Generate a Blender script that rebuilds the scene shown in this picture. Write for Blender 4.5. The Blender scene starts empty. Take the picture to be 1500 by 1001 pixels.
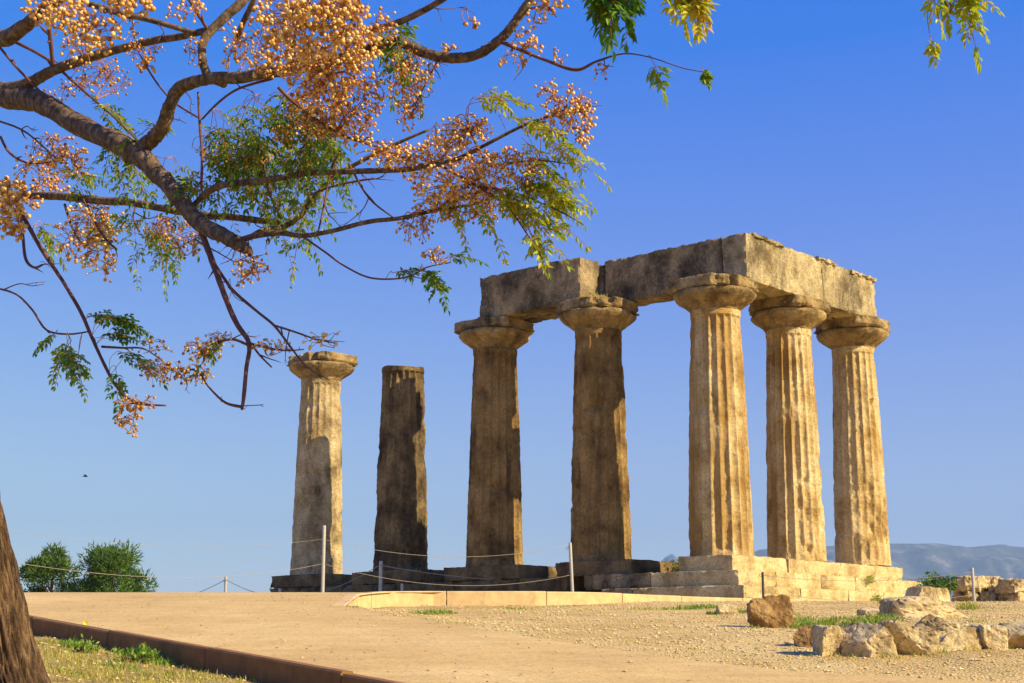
import bpy, bmesh, math, random
import numpy as np
from mathutils import Vector, Matrix, noise

# ------------------------------------------------------------------ camera, sky, sun, exposure
S = bpy.context.scene
COL = S.collection
PITCH, FPX, EYE = 0.20117, 2180.0, 1.5
cam = bpy.data.cameras.new("camera")
cam.sensor_width = 36.0
cam.lens = FPX / 1500 * 36
cam.clip_start, cam.clip_end = 0.1, 60000
camo = bpy.data.objects.new("camera", cam)
camo.location = (0, 0, EYE)
camo.rotation_euler = (math.pi / 2 + PITCH, 0, 0)
COL.objects.link(camo)
S.camera = camo

SUN_EL, SUN_AZ = math.radians(33), math.radians(117.5)      # azimuth clockwise from +Y
SUN_DIR = Vector((math.cos(SUN_EL) * math.sin(SUN_AZ), math.cos(SUN_EL) * math.cos(SUN_AZ), math.sin(SUN_EL)))
w = bpy.data.worlds.new("World")
S.world = w
w.use_nodes = True
wt = w.node_tree
sky = wt.nodes.new("ShaderNodeTexSky")
sky.sky_type = 'NISHITA'
sky.sun_disc = False
sky.sun_elevation = SUN_EL
sky.sun_rotation = SUN_AZ
sky.altitude = 0
sky.air_density = 1.0
sky.dust_density = 0.3
sky.ozone_density = 3.5
bg = wt.nodes["Background"]
bg.inputs[1].default_value = 0.083
hs = wt.nodes.new("ShaderNodeHueSaturation")
hs.inputs["Saturation"].default_value = 1.45
hs.inputs["Value"].default_value = 1.0
wt.links.new(sky.outputs[0], hs.inputs["Color"])
tn = wt.nodes.new("ShaderNodeMix")
tn.data_type, tn.blend_type = 'RGBA', 'MULTIPLY'
tn.inputs[0].default_value = 1.0
tn.inputs[7].default_value = (0.9, 0.8, 1.25, 1)
wt.links.new(hs.outputs[0], tn.inputs[6])
sep = wt.nodes.new("ShaderNodeSeparateColor")
com = wt.nodes.new("ShaderNodeCombineColor")
wt.links.new(tn.outputs[2], sep.inputs[0])
for ch, (gain, power) in enumerate(((2.4, 0.66), (1.27, 1.05), (4.75, 0.14))):      # tone of the blue sky
    pw = wt.nodes.new("ShaderNodeMath")
    pw.operation = 'POWER'
    pw.inputs[1].default_value = power
    ml = wt.nodes.new("ShaderNodeMath")
    ml.operation = 'MULTIPLY'
    ml.inputs[1].default_value = gain
    wt.links.new(sep.outputs[ch], pw.inputs[0])
    wt.links.new(pw.outputs[0], ml.inputs[0])
    wt.links.new(ml.outputs[0], com.inputs[ch])
wt.links.new(com.outputs[0], bg.inputs[0])

sl = bpy.data.lights.new("sun", 'SUN')
sl.energy = 5.0
sl.angle = math.radians(0.53)
sl.color = (1.0, 0.84, 0.54)
so = bpy.data.objects.new("sun", sl)
so.rotation_euler = (-SUN_DIR).to_track_quat('-Z', 'Y').to_euler()
so.location = (30, -20, 40)
COL.objects.link(so)

S.view_settings.view_transform = 'Standard'
S.view_settings.look = 'None'
S.view_settings.exposure = 0.8
S.view_settings.gamma = 1.0
S.cycles.use_denoising = True
S.cycles.max_bounces = 6
S.cycles.volume_bounces = 0
S.cycles.transparent_max_bounces = 8

# ------------------------------------------------------------------ helpers
CX, CY = 750, 500.5


def ray(x, y):
    a = (x - CX) / FPX
    b = -(y - CY) / FPX
    return Vector((a, math.cos(PITCH) - b * math.sin(PITCH), math.sin(PITCH) + b * math.cos(PITCH)))


def at_y(x, y, Y):
    d = ray(x, y)
    return d * (Y / d.y) + Vector((0, 0, EYE))


def nz(p, f, seed=0.0):
    return noise.noise(Vector((p[0] * f + seed * 7.31, p[1] * f - seed * 3.17, p[2] * f + seed * 1.93)))


def fbm(p, f, seed=0.0, o=4):
    s, a = 0.0, 1.0
    for k in range(o):
        s += a * nz(p, f, seed + k * 1.7)
        a *= 0.5
        f *= 2.03
    return s


def sstep(a, b, x):
    t = min(1.0, max(0.0, (x - a) / (b - a)))
    return t * t * (3 - 2 * t)


def link(name, mesh, mats, parent=None, smooth=False, loc=None, rot=None):
    if not isinstance(mats, (list, tuple)):
        mats = [mats]
    for m in mats:
        mesh.materials.append(m)
    if smooth:
        mesh.polygons.foreach_set("use_smooth", [True] * len(mesh.polygons))
    o = bpy.data.objects.new(name, mesh)
    COL.objects.link(o)
    if parent:
        o.parent = parent
    if loc is not None:
        o.location = loc
    if rot is not None:
        o.rotation_euler = rot
    return o


def mesh_from(name, verts, faces, mat_idx=None):
    me = bpy.data.meshes.new(name)
    me.from_pydata([tuple(v) for v in verts], [], faces)
    if mat_idx is not None:
        me.polygons.foreach_set("material_index", mat_idx)
    me.update()
    return me


def tag(o, label=None, cat=None, group=None, kind=None):
    if label:
        o["label"] = label
    if cat:
        o["category"] = cat
    if group:
        o["group"] = group
    if kind:
        o["kind"] = kind
    return o


def empty(name, loc, rz=0.0):
    o = bpy.data.objects.new(name, None)
    o.empty_display_size = 0.2
    o.location = loc
    o.rotation_euler = (0, 0, rz)
    COL.objects.link(o)
    return o


class Geo:
    """collects vertices and faces for ONE mesh"""
    def __init__(s):
        s.v, s.f, s.m, s.c = [], [], [], []

    def add(s, verts, faces, mi=0, tint=None):
        b = len(s.v)
        s.v.extend(verts)
        for f in faces:
            s.f.append(tuple(b + i for i in f))
            s.m.append(mi)
        s.c.extend([tint if tint is not None else 0.5] * len(verts))

    def tube(s, pts, rad, sides=6, mi=0, cap=True, bump=0.0, seed=0.0, tint=None):
        n = len(pts)
        vs, fs = [], []
        up = Vector((0.13, 0.21, 0.97))
        prev = None
        for i, p in enumerate(pts):
            t = (pts[min(i + 1, n - 1)] - pts[max(i - 1, 0)])
            if t.length < 1e-9:
                t = Vector((0, 0, 1))
            t.normalize()
            if prev is None:
                u = t.cross(up)
                if u.length < 1e-3:
                    u = t.cross(Vector((1, 0, 0)))
                u.normalize()
            else:
                u = prev - t * prev.dot(t)
                u.normalize()
            prev = u
            v = t.cross(u)
            for k in range(sides):
                a = 2 * math.pi * k / sides
                d = u * math.cos(a) + v * math.sin(a)
                r = rad[i] if hasattr(rad, '__len__') else rad
                if bump:
                    q = p + d * r
                    r0 = max(r, .012)
                    r *= 1 + bump * (nz(q, .45 / r0, seed) + 0.5 * nz(q, 1.3 / r0, seed + 3) + .5 * nz(q, 3.2 / r0, seed + 4))
                vs.append(p + d * r)
        for i in range(n - 1):
            for k in range(sides):
                a, b = i * sides + k, i * sides + (k + 1) % sides
                fs.append((a, b, b + sides, a + sides))
        if cap:
            fs.append(tuple(range(sides - 1, -1, -1)))
            fs.append(tuple((n - 1) * sides + k for k in range(sides)))
        s.add(vs, fs, mi, tint)

    def build(s, name, mats, parent=None, smooth=False, loc=None):
        me = mesh_from(name, s.v, s.f, s.m)
        if s.c:
            at = me.attributes.new("tint", 'FLOAT', 'POINT')
            at.data.foreach_set("value", s.c)
        return link(name, me, mats, parent, smooth, loc)


def catmull(pts, sub=6):
    P = [Vector(p) for p in pts]
    out = []
    n = len(P)
    for i in range(n - 1):
        p0, p1, p2, p3 = P[max(i - 1, 0)], P[i], P[i + 1], P[min(i + 2, n - 1)]
        for k in range(sub):
            t = k / sub
            out.append(0.5 * ((2 * p1) + (p2 - p0) * t + (2 * p0 - 5 * p1 + 4 * p2 - p3) * t * t
                              + (3 * p1 - p0 - 3 * p2 + p3) * t ** 3))
    out.append(P[-1])
    return out


# ------------------------------------------------------------------ materials
def N(nt, typ, **kw):
    n = nt.nodes.new(typ)
    for k, v in kw.items():
        setattr(n, k, v)
    return n


def new_mat(name, rough=0.9):
    m = bpy.data.materials.new(name)
    m.use_nodes = True
    b = m.node_tree.nodes["Principled BSDF"]
    b.inputs["Roughness"].default_value = rough
    b.inputs["Specular IOR Level"].default_value = 0.25
    return m, m.node_tree, b


def coords(nt, scale=(1, 1, 1), rnd=True, typ="Object"):
    tc = N(nt, "ShaderNodeTexCoord")
    mp = N(nt, "ShaderNodeMapping")
    mp.inputs["Scale"].default_value = scale
    nt.links.new(tc.outputs[typ], mp.inputs["Vector"])
    if rnd:
        oi = N(nt, "ShaderNodeObjectInfo")
        ml = N(nt, "ShaderNodeMath", operation='MULTIPLY')
        ml.inputs[1].default_value = 37.0
        nt.links.new(oi.outputs["Random"], ml.inputs[0])
        nt.links.new(ml.outputs[0], mp.inputs["Location"])
    return mp.outputs[0]


def noise_tex(nt, vec, scale, detail=6, rough=0.6, dist=0.0):
    n = N(nt, "ShaderNodeTexNoise")
    n.inputs["Scale"].default_value = scale
    n.inputs["Detail"].default_value = detail
    n.inputs["Roughness"].default_value = rough
    n.inputs["Distortion"].default_value = dist
    nt.links.new(vec, n.inputs["Vector"])
    return n.outputs["Fac"]


def ramp(nt, fac, stops):
    r = N(nt, "ShaderNodeValToRGB")
    e = r.color_ramp.elements
    while len(e) < len(stops):
        e.new(0.5)
    for el, (p, c) in zip(e, stops):
        el.position = p
        el.color = (c, c, c, 1) if isinstance(c, (int, float)) else (*c, 1)
    nt.links.new(fac, r.inputs[0])
    return r.outputs[0]


def mix(nt, fac, a, b, blend='MIX'):
    m = N(nt, "ShaderNodeMix", data_type='RGBA', blend_type=blend)
    for sock, v in ((m.inputs[0], fac), (m.inputs[6], a), (m.inputs[7], b)):
        if isinstance(v, bpy.types.NodeSocket):
            nt.links.new(v, sock)
        elif isinstance(v, (int, float)):
            sock.default_value = v
        else:
            sock.default_value = (*v, 1)
    return m.outputs[2]


def math_n(nt, op, a, b=None):
    m = N(nt, "ShaderNodeMath", operation=op)
    for i, v in enumerate((a, b)):
        if v is None:
            continue
        if isinstance(v, bpy.types.NodeSocket):
            nt.links.new(v, m.inputs[i])
        else:
            m.inputs[i].default_value = v
    return m.outputs[0]


def bump(nt, bsdf, h, strength=0.5, dist=0.02):
    b = N(nt, "ShaderNodeBump")
    b.inputs["Strength"].default_value = strength
    b.inputs["Distance"].default_value = dist
    nt.links.new(h, b.inputs["Height"])
    nt.links.new(b.outputs[0], bsdf.inputs["Normal"])


def stone(name, c_light, c_mid, c_dark, stain=0.5, stain_col=(0.035, 0.028, 0.018), rust=0.0,
          rust_col=(0.5, 0.28, 0.065), streak=0.35, bstr=1.0, bdist=0.1, sc=1.0, dots=0.5, ssc=1.1):
    m, nt, b = new_mat(name, 0.95)
    c_light, c_mid, c_dark = ((c[0] * 1.04, c[1] * .99, c[2] * .9) for c in (c_light, c_mid, c_dark))     # warm ochre limestone
    v = coords(nt)
    vs = coords(nt, (1, 1, streak))
    a = noise_tex(nt, v, 1.3 * sc, 8, 0.65)
    col = ramp(nt, a, [(0.36, c_dark), (0.48, c_mid), (0.60, c_light)])
    f2 = noise_tex(nt, v, 14 * sc, 6, 0.7)
    col = mix(nt, 0.7, col, ramp(nt, f2, [(0.3, (.4, .37, .33)), (0.48, (1, 1, 1)), (0.72, (1.3, 1.25, 1.15))]), 'MULTIPLY')
    if rust > 0:
        r = noise_tex(nt, coords(nt, (2.4, 2.4, 0.22)), 1.0 * sc, 5, 0.6)
        rf = ramp(nt, r, [(0.62 - 0.25 * rust, 0.0), (0.78 - 0.25 * rust, 1.0)])
        col = mix(nt, math_n(nt, 'MULTIPLY', rf, 0.8), col, rust_col)
    s1 = noise_tex(nt, vs, ssc * sc, 9, 0.72, 0.4)
    sf = ramp(nt, s1, [(0.64 - 0.3 * stain, 0.0), (0.80 - 0.3 * stain, 1.0)])
    s2 = noise_tex(nt, v, 9 * sc, 5, 0.7)
    sf = math_n(nt, 'MULTIPLY', sf, ramp(nt, s2, [(0.25, 0.35), (0.6, 0.95)]))
    col = mix(nt, math_n(nt, 'MULTIPLY', sf, min(1.0, 0.55 + 0.45 * stain)), col, stain_col)
    d1 = noise_tex(nt, v, 17 * sc, 4, 0.6)
    d2 = noise_tex(nt, v, 2.6 * sc, 5, 0.7)
    df = math_n(nt, 'MULTIPLY', ramp(nt, d1, [(0.57, 0.0), (0.62, 1.0)]), ramp(nt, d2, [(0.42, 0.0), (0.6, dots)]))
    col = mix(nt, df, col, tuple(c * 1.4 for c in stain_col))
    # pits
    vo = N(nt, "ShaderNodeTexVoronoi")
    vo.inputs["Scale"].default_value = 11 * sc
    nt.links.new(v, vo.inputs["Vector"])
    pit = ramp(nt, vo.outputs["Distance"], [(0.05, 0.0), (0.22, 1.0)])
    pm = ramp(nt, noise_tex(nt, v, 2.2 * sc, 3, 0.5), [(0.45, 0.0), (0.62, 1.0)])
    pit = mix(nt, pm, (1, 1, 1), pit)
    nt.links.new(col, b.inputs["Base Color"])
    h = math_n(nt, 'ADD', noise_tex(nt, v, 6 * sc, 8, 0.75), math_n(nt, 'MULTIPLY', noise_tex(nt, v, 34 * sc, 4, 0.7), 0.5))
    h = math_n(nt, 'ADD', h, math_n(nt, 'MULTIPLY', pit, 0.8))
    bump(nt, b, h, bstr, bdist)
    return m


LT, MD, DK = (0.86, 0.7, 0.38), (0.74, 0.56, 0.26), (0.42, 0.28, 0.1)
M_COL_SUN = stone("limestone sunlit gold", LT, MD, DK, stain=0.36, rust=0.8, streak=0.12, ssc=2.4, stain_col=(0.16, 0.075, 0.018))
M_COL_GOLD = stone("limestone pale gold", LT, MD, DK, stain=0.34, rust=0.5, streak=0.12, ssc=2.4, stain_col=(0.17, 0.09, 0.025))
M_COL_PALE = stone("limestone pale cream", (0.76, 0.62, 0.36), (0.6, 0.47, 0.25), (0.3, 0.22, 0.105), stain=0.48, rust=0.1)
M_COL_WEATH_SHADE = stone("limestone weathered brown and painted shade", (0.5, 0.34, 0.135), (0.35, 0.225, 0.08), (0.17, 0.105, 0.04), stain=0.5, rust=0.2, streak=0.14, ssc=2.0)  # weathering, plus the row's shade put into darker base and stain
M_COL_DARK = stone("limestone black lichen and painted shade", (0.4, 0.29, 0.13), (0.26, 0.18, 0.08), (0.11, 0.075, 0.035), stain=0.72, rust=0.0)  # lichen, with shade painted in through the dark base and heavy stain
M_CAP = stone("capital limestone mottled", (0.6, 0.45, 0.22), (0.42, 0.3, 0.13), (0.19, 0.125, 0.05), stain=0.55, rust=0.15, streak=1.0)
M_ARCH_A = stone("architrave limestone grey lichen and painted shade", (0.56, 0.44, 0.25), (0.37, 0.285, 0.16), (0.13, 0.1, 0.055), stain=0.72, dots=.8, streak=0.6)  # lichen blotches; the dark tones also hold the shade of this side
M_ARCH_B = stone("architrave limestone pale", (0.74, 0.62, 0.36), (0.57, 0.46, 0.25), (0.3, 0.225, 0.11), stain=0.55, dots=.7, streak=0.35)
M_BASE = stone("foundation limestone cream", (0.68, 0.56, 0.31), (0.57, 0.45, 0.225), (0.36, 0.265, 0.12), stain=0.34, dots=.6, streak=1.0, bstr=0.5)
M_BASE_DK = stone("foundation stone dark", (0.36, 0.25, 0.11), (0.24, 0.165, 0.075), (0.12, 0.08, 0.035), stain=0.5, streak=1.0)  # darker copy of the base stone, the footing's shade put into its colour
M_ROCK = stone("rough rock tan", (0.7, 0.58, 0.34), (0.54, 0.43, 0.23), (0.27, 0.19, 0.085), stain=0.42, dots=.6, streak=1.0, bdist=0.02, sc=2.0)
M_ROCK_BR = stone("rough rock brown", (0.46, 0.3, 0.12), (0.32, 0.19, 0.07), (0.16, 0.085, 0.03), stain=0.3, streak=1.0, bdist=0.02, sc=2.0)


def ground_mat():
    m, nt, b = new_mat("ground earth and gravel", 1.0)
    v = coords(nt, rnd=False)
    big = noise_tex(nt, v, 0.5, 6, 0.6)
    earth = ramp(nt, big, [(0.3, (0.56, 0.37, 0.125)), (0.5, (0.72, 0.51, 0.19)), (0.7, (0.8, 0.62, 0.28))])
    fine = noise_tex(nt, v, 22, 5, 0.75)
    earth = mix(nt, 0.6, earth, ramp(nt, fine, [(0.3, (.5, .47, .42)), (0.55, (1, 1, 1)), (0.75, (1.3, 1.28, 1.25))]), 'MULTIPLY')
    vo = N(nt, "ShaderNodeTexVoronoi")
    vo.inputs["Scale"].default_value = 34
    nt.links.new(v, vo.inputs["Vector"])
    sp = N(nt, "ShaderNodeSeparateColor")
    nt.links.new(vo.outputs["Color"], sp.inputs[0])
    cell = ramp(nt, sp.outputs[0], [(0.0, (.66, .6, .5)), (0.5, (1, 1, 1)), (1.0, (1.16, 1.15, 1.1))])
    earth = mix(nt, ramp(nt, noise_tex(nt, v, 1.1, 5, 0.7), [(0.38, 0.15), (0.6, 0.95)]), earth, mix(nt, 1.0, earth, cell, 'MULTIPLY'))
    gr = noise_tex(nt, v, 4.0, 10, 0.85)
    dry = ramp(nt, gr, [(0.32, (0.1, 0.08, 0.02)), (0.46, (0.3, 0.21, 0.05)), (0.58, (0.5, 0.36, 0.1)), (0.72, (0.6, 0.45, 0.18))])
    far = ramp(nt, noise_tex(nt, v, 0.02, 8, 0.7), [(0.35, (0.06, 0.075, 0.03)), (0.6, (0.2, 0.17, 0.09))])
    a1 = N(nt, "ShaderNodeAttribute", attribute_name="dry")
    a2 = N(nt, "ShaderNodeAttribute", attribute_name="far")
    col = mix(nt, a1.outputs["Fac"], earth, dry)
    col = mix(nt, a2.outputs["Fac"], col, far)
    nt.links.new(col, b.inputs["Base Color"])
    h = math_n(nt, 'ADD', fine, math_n(nt, 'MULTIPLY', vo.outputs["Distance"], -1.2))
    bump(nt, b, h, 0.9, 0.02)
    return m


def path_mat():
    m, nt, b = new_mat("path packed pink earth", 0.95)
    v = coords(nt, rnd=False)
    big = noise_tex(nt, v, 0.35, 6, 0.6)
    col = ramp(nt, big, [(0.3, (0.56, 0.375, 0.135)), (0.55, (0.65, 0.45, 0.17)), (0.75, (0.72, 0.52, 0.22))])
    stre = noise_tex(nt, coords(nt, (0.25, 2.2, 1), rnd=False), 1.5, 6, 0.65)
    col = mix(nt, 0.35, col, ramp(nt, stre, [(0.3, (.78, .74, .7)), (0.6, (1.08, 1.06, 1.04))]), 'MULTIPLY')
    grit = noise_tex(nt, v, 16, 8, 0.85)
    col = mix(nt, 0.85, col, ramp(nt, grit, [(0.36, (.5, .45, .4)), (0.48, (1, 1, 1)), (0.7, (1.16, 1.15, 1.13))]), 'MULTIPLY')
    spot = noise_tex(nt, v, 1.7, 6, 0.8)
    col = mix(nt, 0.4, col, ramp(nt, spot, [(0.34, (.62, .56, .5)), (0.5, (1, 1, 1)), (0.72, (1.12, 1.12, 1.12))]), 'MULTIPLY')
    fine = noise_tex(nt, v, 45, 4, 0.8)
    col = mix(nt, 1.0, col, ramp(nt, fine, [(0.28, (.55, .5, .46)), (0.5, (1, 1, 1)), (0.75, (1.22, 1.2, 1.18))]), 'MULTIPLY')
    nt.links.new(col, b.inputs["Base Color"])
    bump(nt, b, math_n(nt, 'ADD', fine, stre), 0.35, 0.012)
    return m


def plain(name, c, rough=0.8, var=0.25, sc=8.0, bs=0.3, bd=0.01):
    m, nt, b = new_mat(name, rough)
    v = coords(nt)
    f = noise_tex(nt, v, sc, 6, 0.65)
    lo = tuple(x * (1 - var) for x in c)
    hi = tuple(min(1, x * (1 + var)) for x in c)
    nt.links.new(ramp(nt, f, [(0.3, lo), (0.7, hi)]), b.inputs["Base Color"])
    bump(nt, b, f, bs, bd)
    return m


M_GROUND = ground_mat()
M_PATH = path_mat()
M_KERB = plain("kerb pink concrete", (0.25, 0.118, 0.036), 0.9, 0.25, 5.0)
M_KERB2 = plain("kerb cream concrete", (0.62, 0.43, 0.2), 0.9, 0.2, 5.0)
M_POST = plain("post galvanised pale", (0.42, 0.39, 0.33), 0.5, 0.15, 20)
M_ROPE = plain("rope pale", (0.36, 0.31, 0.22), 0.9, 0.2, 60)
M_IRON = plain("iron dark", (0.08, 0.06, 0.05), 0.7, 0.2, 20)


def bark_mat(name, lo, mid, hi, sc, zs, bd):
    m, nt, b = new_mat(name, 0.95)
    v = coords(nt, (1, 1, zs), rnd=False)
    f = noise_tex(nt, v, sc, 8, 0.7, 0.5)
    f2 = noise_tex(nt, coords(nt, rnd=False), sc * 3.5, 5, 0.7)
    col = ramp(nt, f, [(0.33, lo), (0.5, mid), (0.66, hi)])
    col = mix(nt, 0.5, col, ramp(nt, f2, [(0.3, (.5, .48, .45)), (0.6, (1.05, 1.05, 1.05))]), 'MULTIPLY')
    nt.links.new(col, b.inputs["Base Color"])
    bump(nt, b, math_n(nt, 'ADD', f, math_n(nt, 'MULTIPLY', f2, 0.5)), 1.0, bd)
    return m


M_TRUNK = bark_mat("trunk bark", (0.03, 0.018, 0.012), (0.14, 0.08, 0.04), (0.36, 0.22, 0.1), 13.0, 0.1, 0.06)
M_LIMB = bark_mat("limb bark", (0.05, 0.032, 0.02), (0.19, 0.125, 0.075), (0.4, 0.28, 0.17), 26.0, 0.7, 0.02)
M_TWIG = plain("twig red brown", (0.15, 0.065, 0.045), 0.7, 0.3, 30)
M_STALK = plain("fruit stalk", (0.4, 0.17, 0.04), 0.7, 0.35, 40)


def tint_mat(name, stops, rough, transl=0.0, spec=0.4, sheen=None):
    m, nt, b = new_mat(name, rough)
    b.inputs["Specular IOR Level"].default_value = spec
    a = N(nt, "ShaderNodeAttribute", attribute_name="tint")
    col = ramp(nt, a.outputs["Fac"], stops)
    nt.links.new(col, b.inputs["Base Color"])
    if transl:
        t = N(nt, "ShaderNodeBsdfTranslucent")
        nt.links.new(mix(nt, 1.0, col, (1.5, 1.5, 0.8), 'MULTIPLY'), t.inputs["Color"])
        mx = N(nt, "ShaderNodeMixShader")
        mx.inputs[0].default_value = transl
        nt.links.new(b.outputs[0], mx.inputs[1])
        nt.links.new(t.outputs[0], mx.inputs[2])
        nt.links.new(mx.outputs[0], nt.nodes["Material Output"].inputs["Surface"])
    return m


M_LEAF = tint_mat("chinaberry leaflet", [(0.0, (0.035, 0.11, 0.012)), (0.35, (0.11, 0.25, 0.022)), (0.65, (0.38, 0.43, 0.035)), (0.9, (0.58, 0.5, 0.045)), (1.0, (0.55, 0.27, 0.03))], 0.45, 0.35)
M_BERRY = tint_mat("chinaberry fruit", [(0.0, (0.28, 0.1, 0.015)), (0.25, (0.56, 0.25, 0.03)), (0.55, (0.76, 0.42, 0.09)), (1.0, (0.86, 0.63, 0.25))], 0.38, 0.0, 0.5)
M_GRASS = tint_mat("grass blade", [(0.0, (0.06, 0.15, 0.012)), (0.5, (0.16, 0.3, 0.025)), (0.8, (0.38, 0.36, 0.05)), (1.0, (0.58, 0.44, 0.13))], 0.6, 0.3)
M_PINE = tint_mat("pine needles", [(0.0, (0.025, 0.07, 0.01)), (0.5, (0.08, 0.16, 0.018)), (1.0, (0.2, 0.29, 0.03))], 0.7, 0.2)
M_GRAVEL = tint_mat("gravel stones", [(0.0, (0.3, 0.18, 0.06)), (0.55, (0.6, 0.42, 0.17)), (1.0, (0.78, 0.6, 0.3))], 0.95, 0.0, 0.2)
M_YELLOW = plain("yellow petals", (0.85, 0.7, 0.02), 0.6, 0.1, 30)
M_BIRD = plain("bird feathers dark", (0.02, 0.02, 0.022), 0.7, 0.2, 30)

# ------------------------------------------------------------------ temple frame
OX, OY, ST = 5.3754, 38.4784, 3.71
UA = Vector((-2.9397, 2.6426, 0)) / 3.9528
UB = Vector((2.4413, 2.7158, 0)) / 3.6518
RZ_T = math.atan2(UB.y, UB.x)            # local x axis along UB, local y axis along UA


def T(a, b, z):
    return Vector((OX, OY, ST + z)) + UA * a + UB * b


# ------------------------------------------------------------------ terrain
def zp(Y):                                # path and terrace level
    v = 0.08 + 0.082 * Y
    k = 0.12
    d = 2.57
    h = max(k - abs(v - d), 0) / k
    return min(v, d) - h * h * k * 0.25


K0 = Vector((-7.2, 22.6))                 # left kerb line (two points on it)
K1 = Vector((-0.82, 13.2))
KD = (K1 - K0).normalized()
KN = Vector((-KD.y, KD.x))                # towards the path
if KN.dot(Vector((0, 30)) - K0) < 0:
    KN = -KN


def hit(x, y, fz):
    """march a view ray down to a height function"""
    d = ray(x, y)
    t = 6.0
    while t < 80:
        p = d * t + Vector((0, 0, EYE))
        if p.z < fz(p.x, p.y):
            return p
        t += 0.01
    return d * 30 + Vector((0, 0, EYE))


def kerb_left_Y(X):
    return K0.y + (X - K0.x) * (K1.y - K0.y) / (K1.x - K0.x)


# right boundary of the path, then the front line of the cream kerb: y as a function of x
BPX = [(1760, 1030, 12.6), (1500, 1001, None), (1170, 984, None), (1000, 966, None), (800, 937, None), (600, 905, None), (540, 897, None), (505, 888, None)]
BND = []
for x, y, Yv in BPX:
    if Yv:
        BND.append((x - CX) / FPX * Yv * 1.0)
        BND[-1] = (BND[-1], Yv)
    else:
        p = hit(x, y, lambda X, Y: 0.08 + 0.082 * Y)
        BND.append((p.x, p.y))
BND = BND[::-1]                           # increasing X


def bnd_Y(X):
    if X <= BND[0][0]:
        return 99.0
    for (x0, y0), (x1, y1) in zip(BND, BND[1:]):
        if X <= x1:
            return y0 + (y1 - y0) * (X - x0) / (x1 - x0)
    return BND[-1][1]


KB = [(BND[0][0], BND[0][1])]
for x, Yv in [(530, 28.6), (575, 30.0), (640, 30.5), (710, 30.6), (780, 30.8), (850, 31.4), (900, 32.1), (970, 33.4), (1060, 34.9), (1150, 36.1), (1230, 37.0)]:
    KB.append(((x - CX) / FPX * Yv * 1.01, Yv))


def kerb2_Y(X):
    if X <= KB[0][0]:
        return KB[0][1]
    for (x0, y0), (x1, y1) in zip(KB, KB[1:]):
        if X <= x1:
            return y0 + (y1 - y0) * (X - x0) / (x1 - x0)
    return KB[-1][1] + (X - KB[-1][0]) * 0.25


def kerb2_sd(X, Y):
    """signed distance to the cream kerb's front line, positive behind it"""
    best, sg = 1e9, 1.0
    p = Vector((X, Y))
    for (x0, y0), (x1, y1) in zip(KB, KB[1:]):
        a, d = Vector((x0, y0)), Vector((x1 - x0, y1 - y0))
        t = max(0.0, min(1.0, (p - a).dot(d) / d.length_squared))
        q = a + d * t
        L = (p - q).length
        if L < best:
            best = L
            sg = 1.0 if d.x * (p.y - q.y) - d.y * (p.x - q.x) > 0 else -1.0
    return best * sg


def ground_z(X, Y):
    s = (Vector((X, Y)) - K0).dot(KN)                   # >0 on the path side of the left kerb
    yb, yk = bnd_Y(X), kerb2_Y(X)
    base = min(0.06 * Y + 0.45, 2.40)
    sd = kerb2_sd(X, Y) if (-6 < X < 20 and 24 < Y < 45) else (None if Y < yk else 1.0)
    if s < 0.06 and Y < 29:
        yl = kerb_left_Y(X)
        g = zp(min(yl, 40)) - 0.245 - 0.012 * max(0, yl - Y)
        g = g * sstep(2, 9, Y) + (0.08 + 0.02 * Y) * (1 - sstep(2, 9, Y))
        g += 0.03 * fbm((X, Y, 0), 0.9, 3.0)
        z = g
    elif X > BND[0][0] and yb < Y and (sd is None or sd < 0.02):           # gravel between the path and the cream kerb
        t = Y - yb
        z = (zp(Y) - 0.015) * (1 - sstep(0, 4.0, t)) + base * sstep(0, 4.0, t)
        rise = sstep(4.0, 5.2, X) * sstep(16.75, 17.5, Y - 0.13 * (X - 4)) * 0.2 * (1 - sstep(19, 27, Y))
        z = z + rise + 0.018 * fbm((X, Y, 2), 0.8, 1.0) * sstep(0, 1.0, t)
        z = min(z, zp(Y) + rise - 0.02) if X < 4.5 else z
        far = sstep(30, 36, Y)
        z = z * (1 - far) + max(z, 2.44) * far if X > 3 else z
    elif sd is not None and sd >= 0.02:
        z = min(2.54, zp(Y) - 0.03) - 0.35 * (1 - sstep(0.22, 0.4, sd))
        if X > KB[-1][0]:
            z = 2.44 + 0.03 * fbm((X, Y, 1), 0.5, 2.0)
    else:                                               # under the path
        t = yb - Y
        e = zp(Y) - 0.02 if X > BND[0][0] else zp(Y) - 0.3
        z = e * (1 - sstep(0.05, 0.6, t)) + (zp(Y) - 0.3) * sstep(0.05, 0.6, t) if X > BND[0][0] else zp(Y) - 0.3
        if Y > 30:
            z = max(z, 2.45)
        if Y < 3:
            z = 0.08 + 0.02 * Y - 0.1
    # falls away behind the temple
    dist = max(0.0, math.hypot(max(abs(X - 2) - 14, 0), max(Y - 62, 0)))
    if Y > 20:
        z -= 72 * sstep(0, 700, dist) + 0.05 * min(dist, 30)
    elif abs(X) > 30 or Y < -30:
        z -= 72 * sstep(30, 900, math.hypot(X, Y))
    return z


def axis(lo_far, lo, hi, hi_far, step, mid=None):
    a = list(np.arange(lo, hi, step))
    s = step
    v = hi
    while v < hi_far:
        a.append(v)
        s *= 1.35
        v += s
    a.append(hi_far)
    s = step
    v = lo
    b = []
    while v > lo_far:
        s *= 1.35
        v -= s
        b.append(max(v, lo_far))
    return sorted(set(b)) + a


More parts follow.
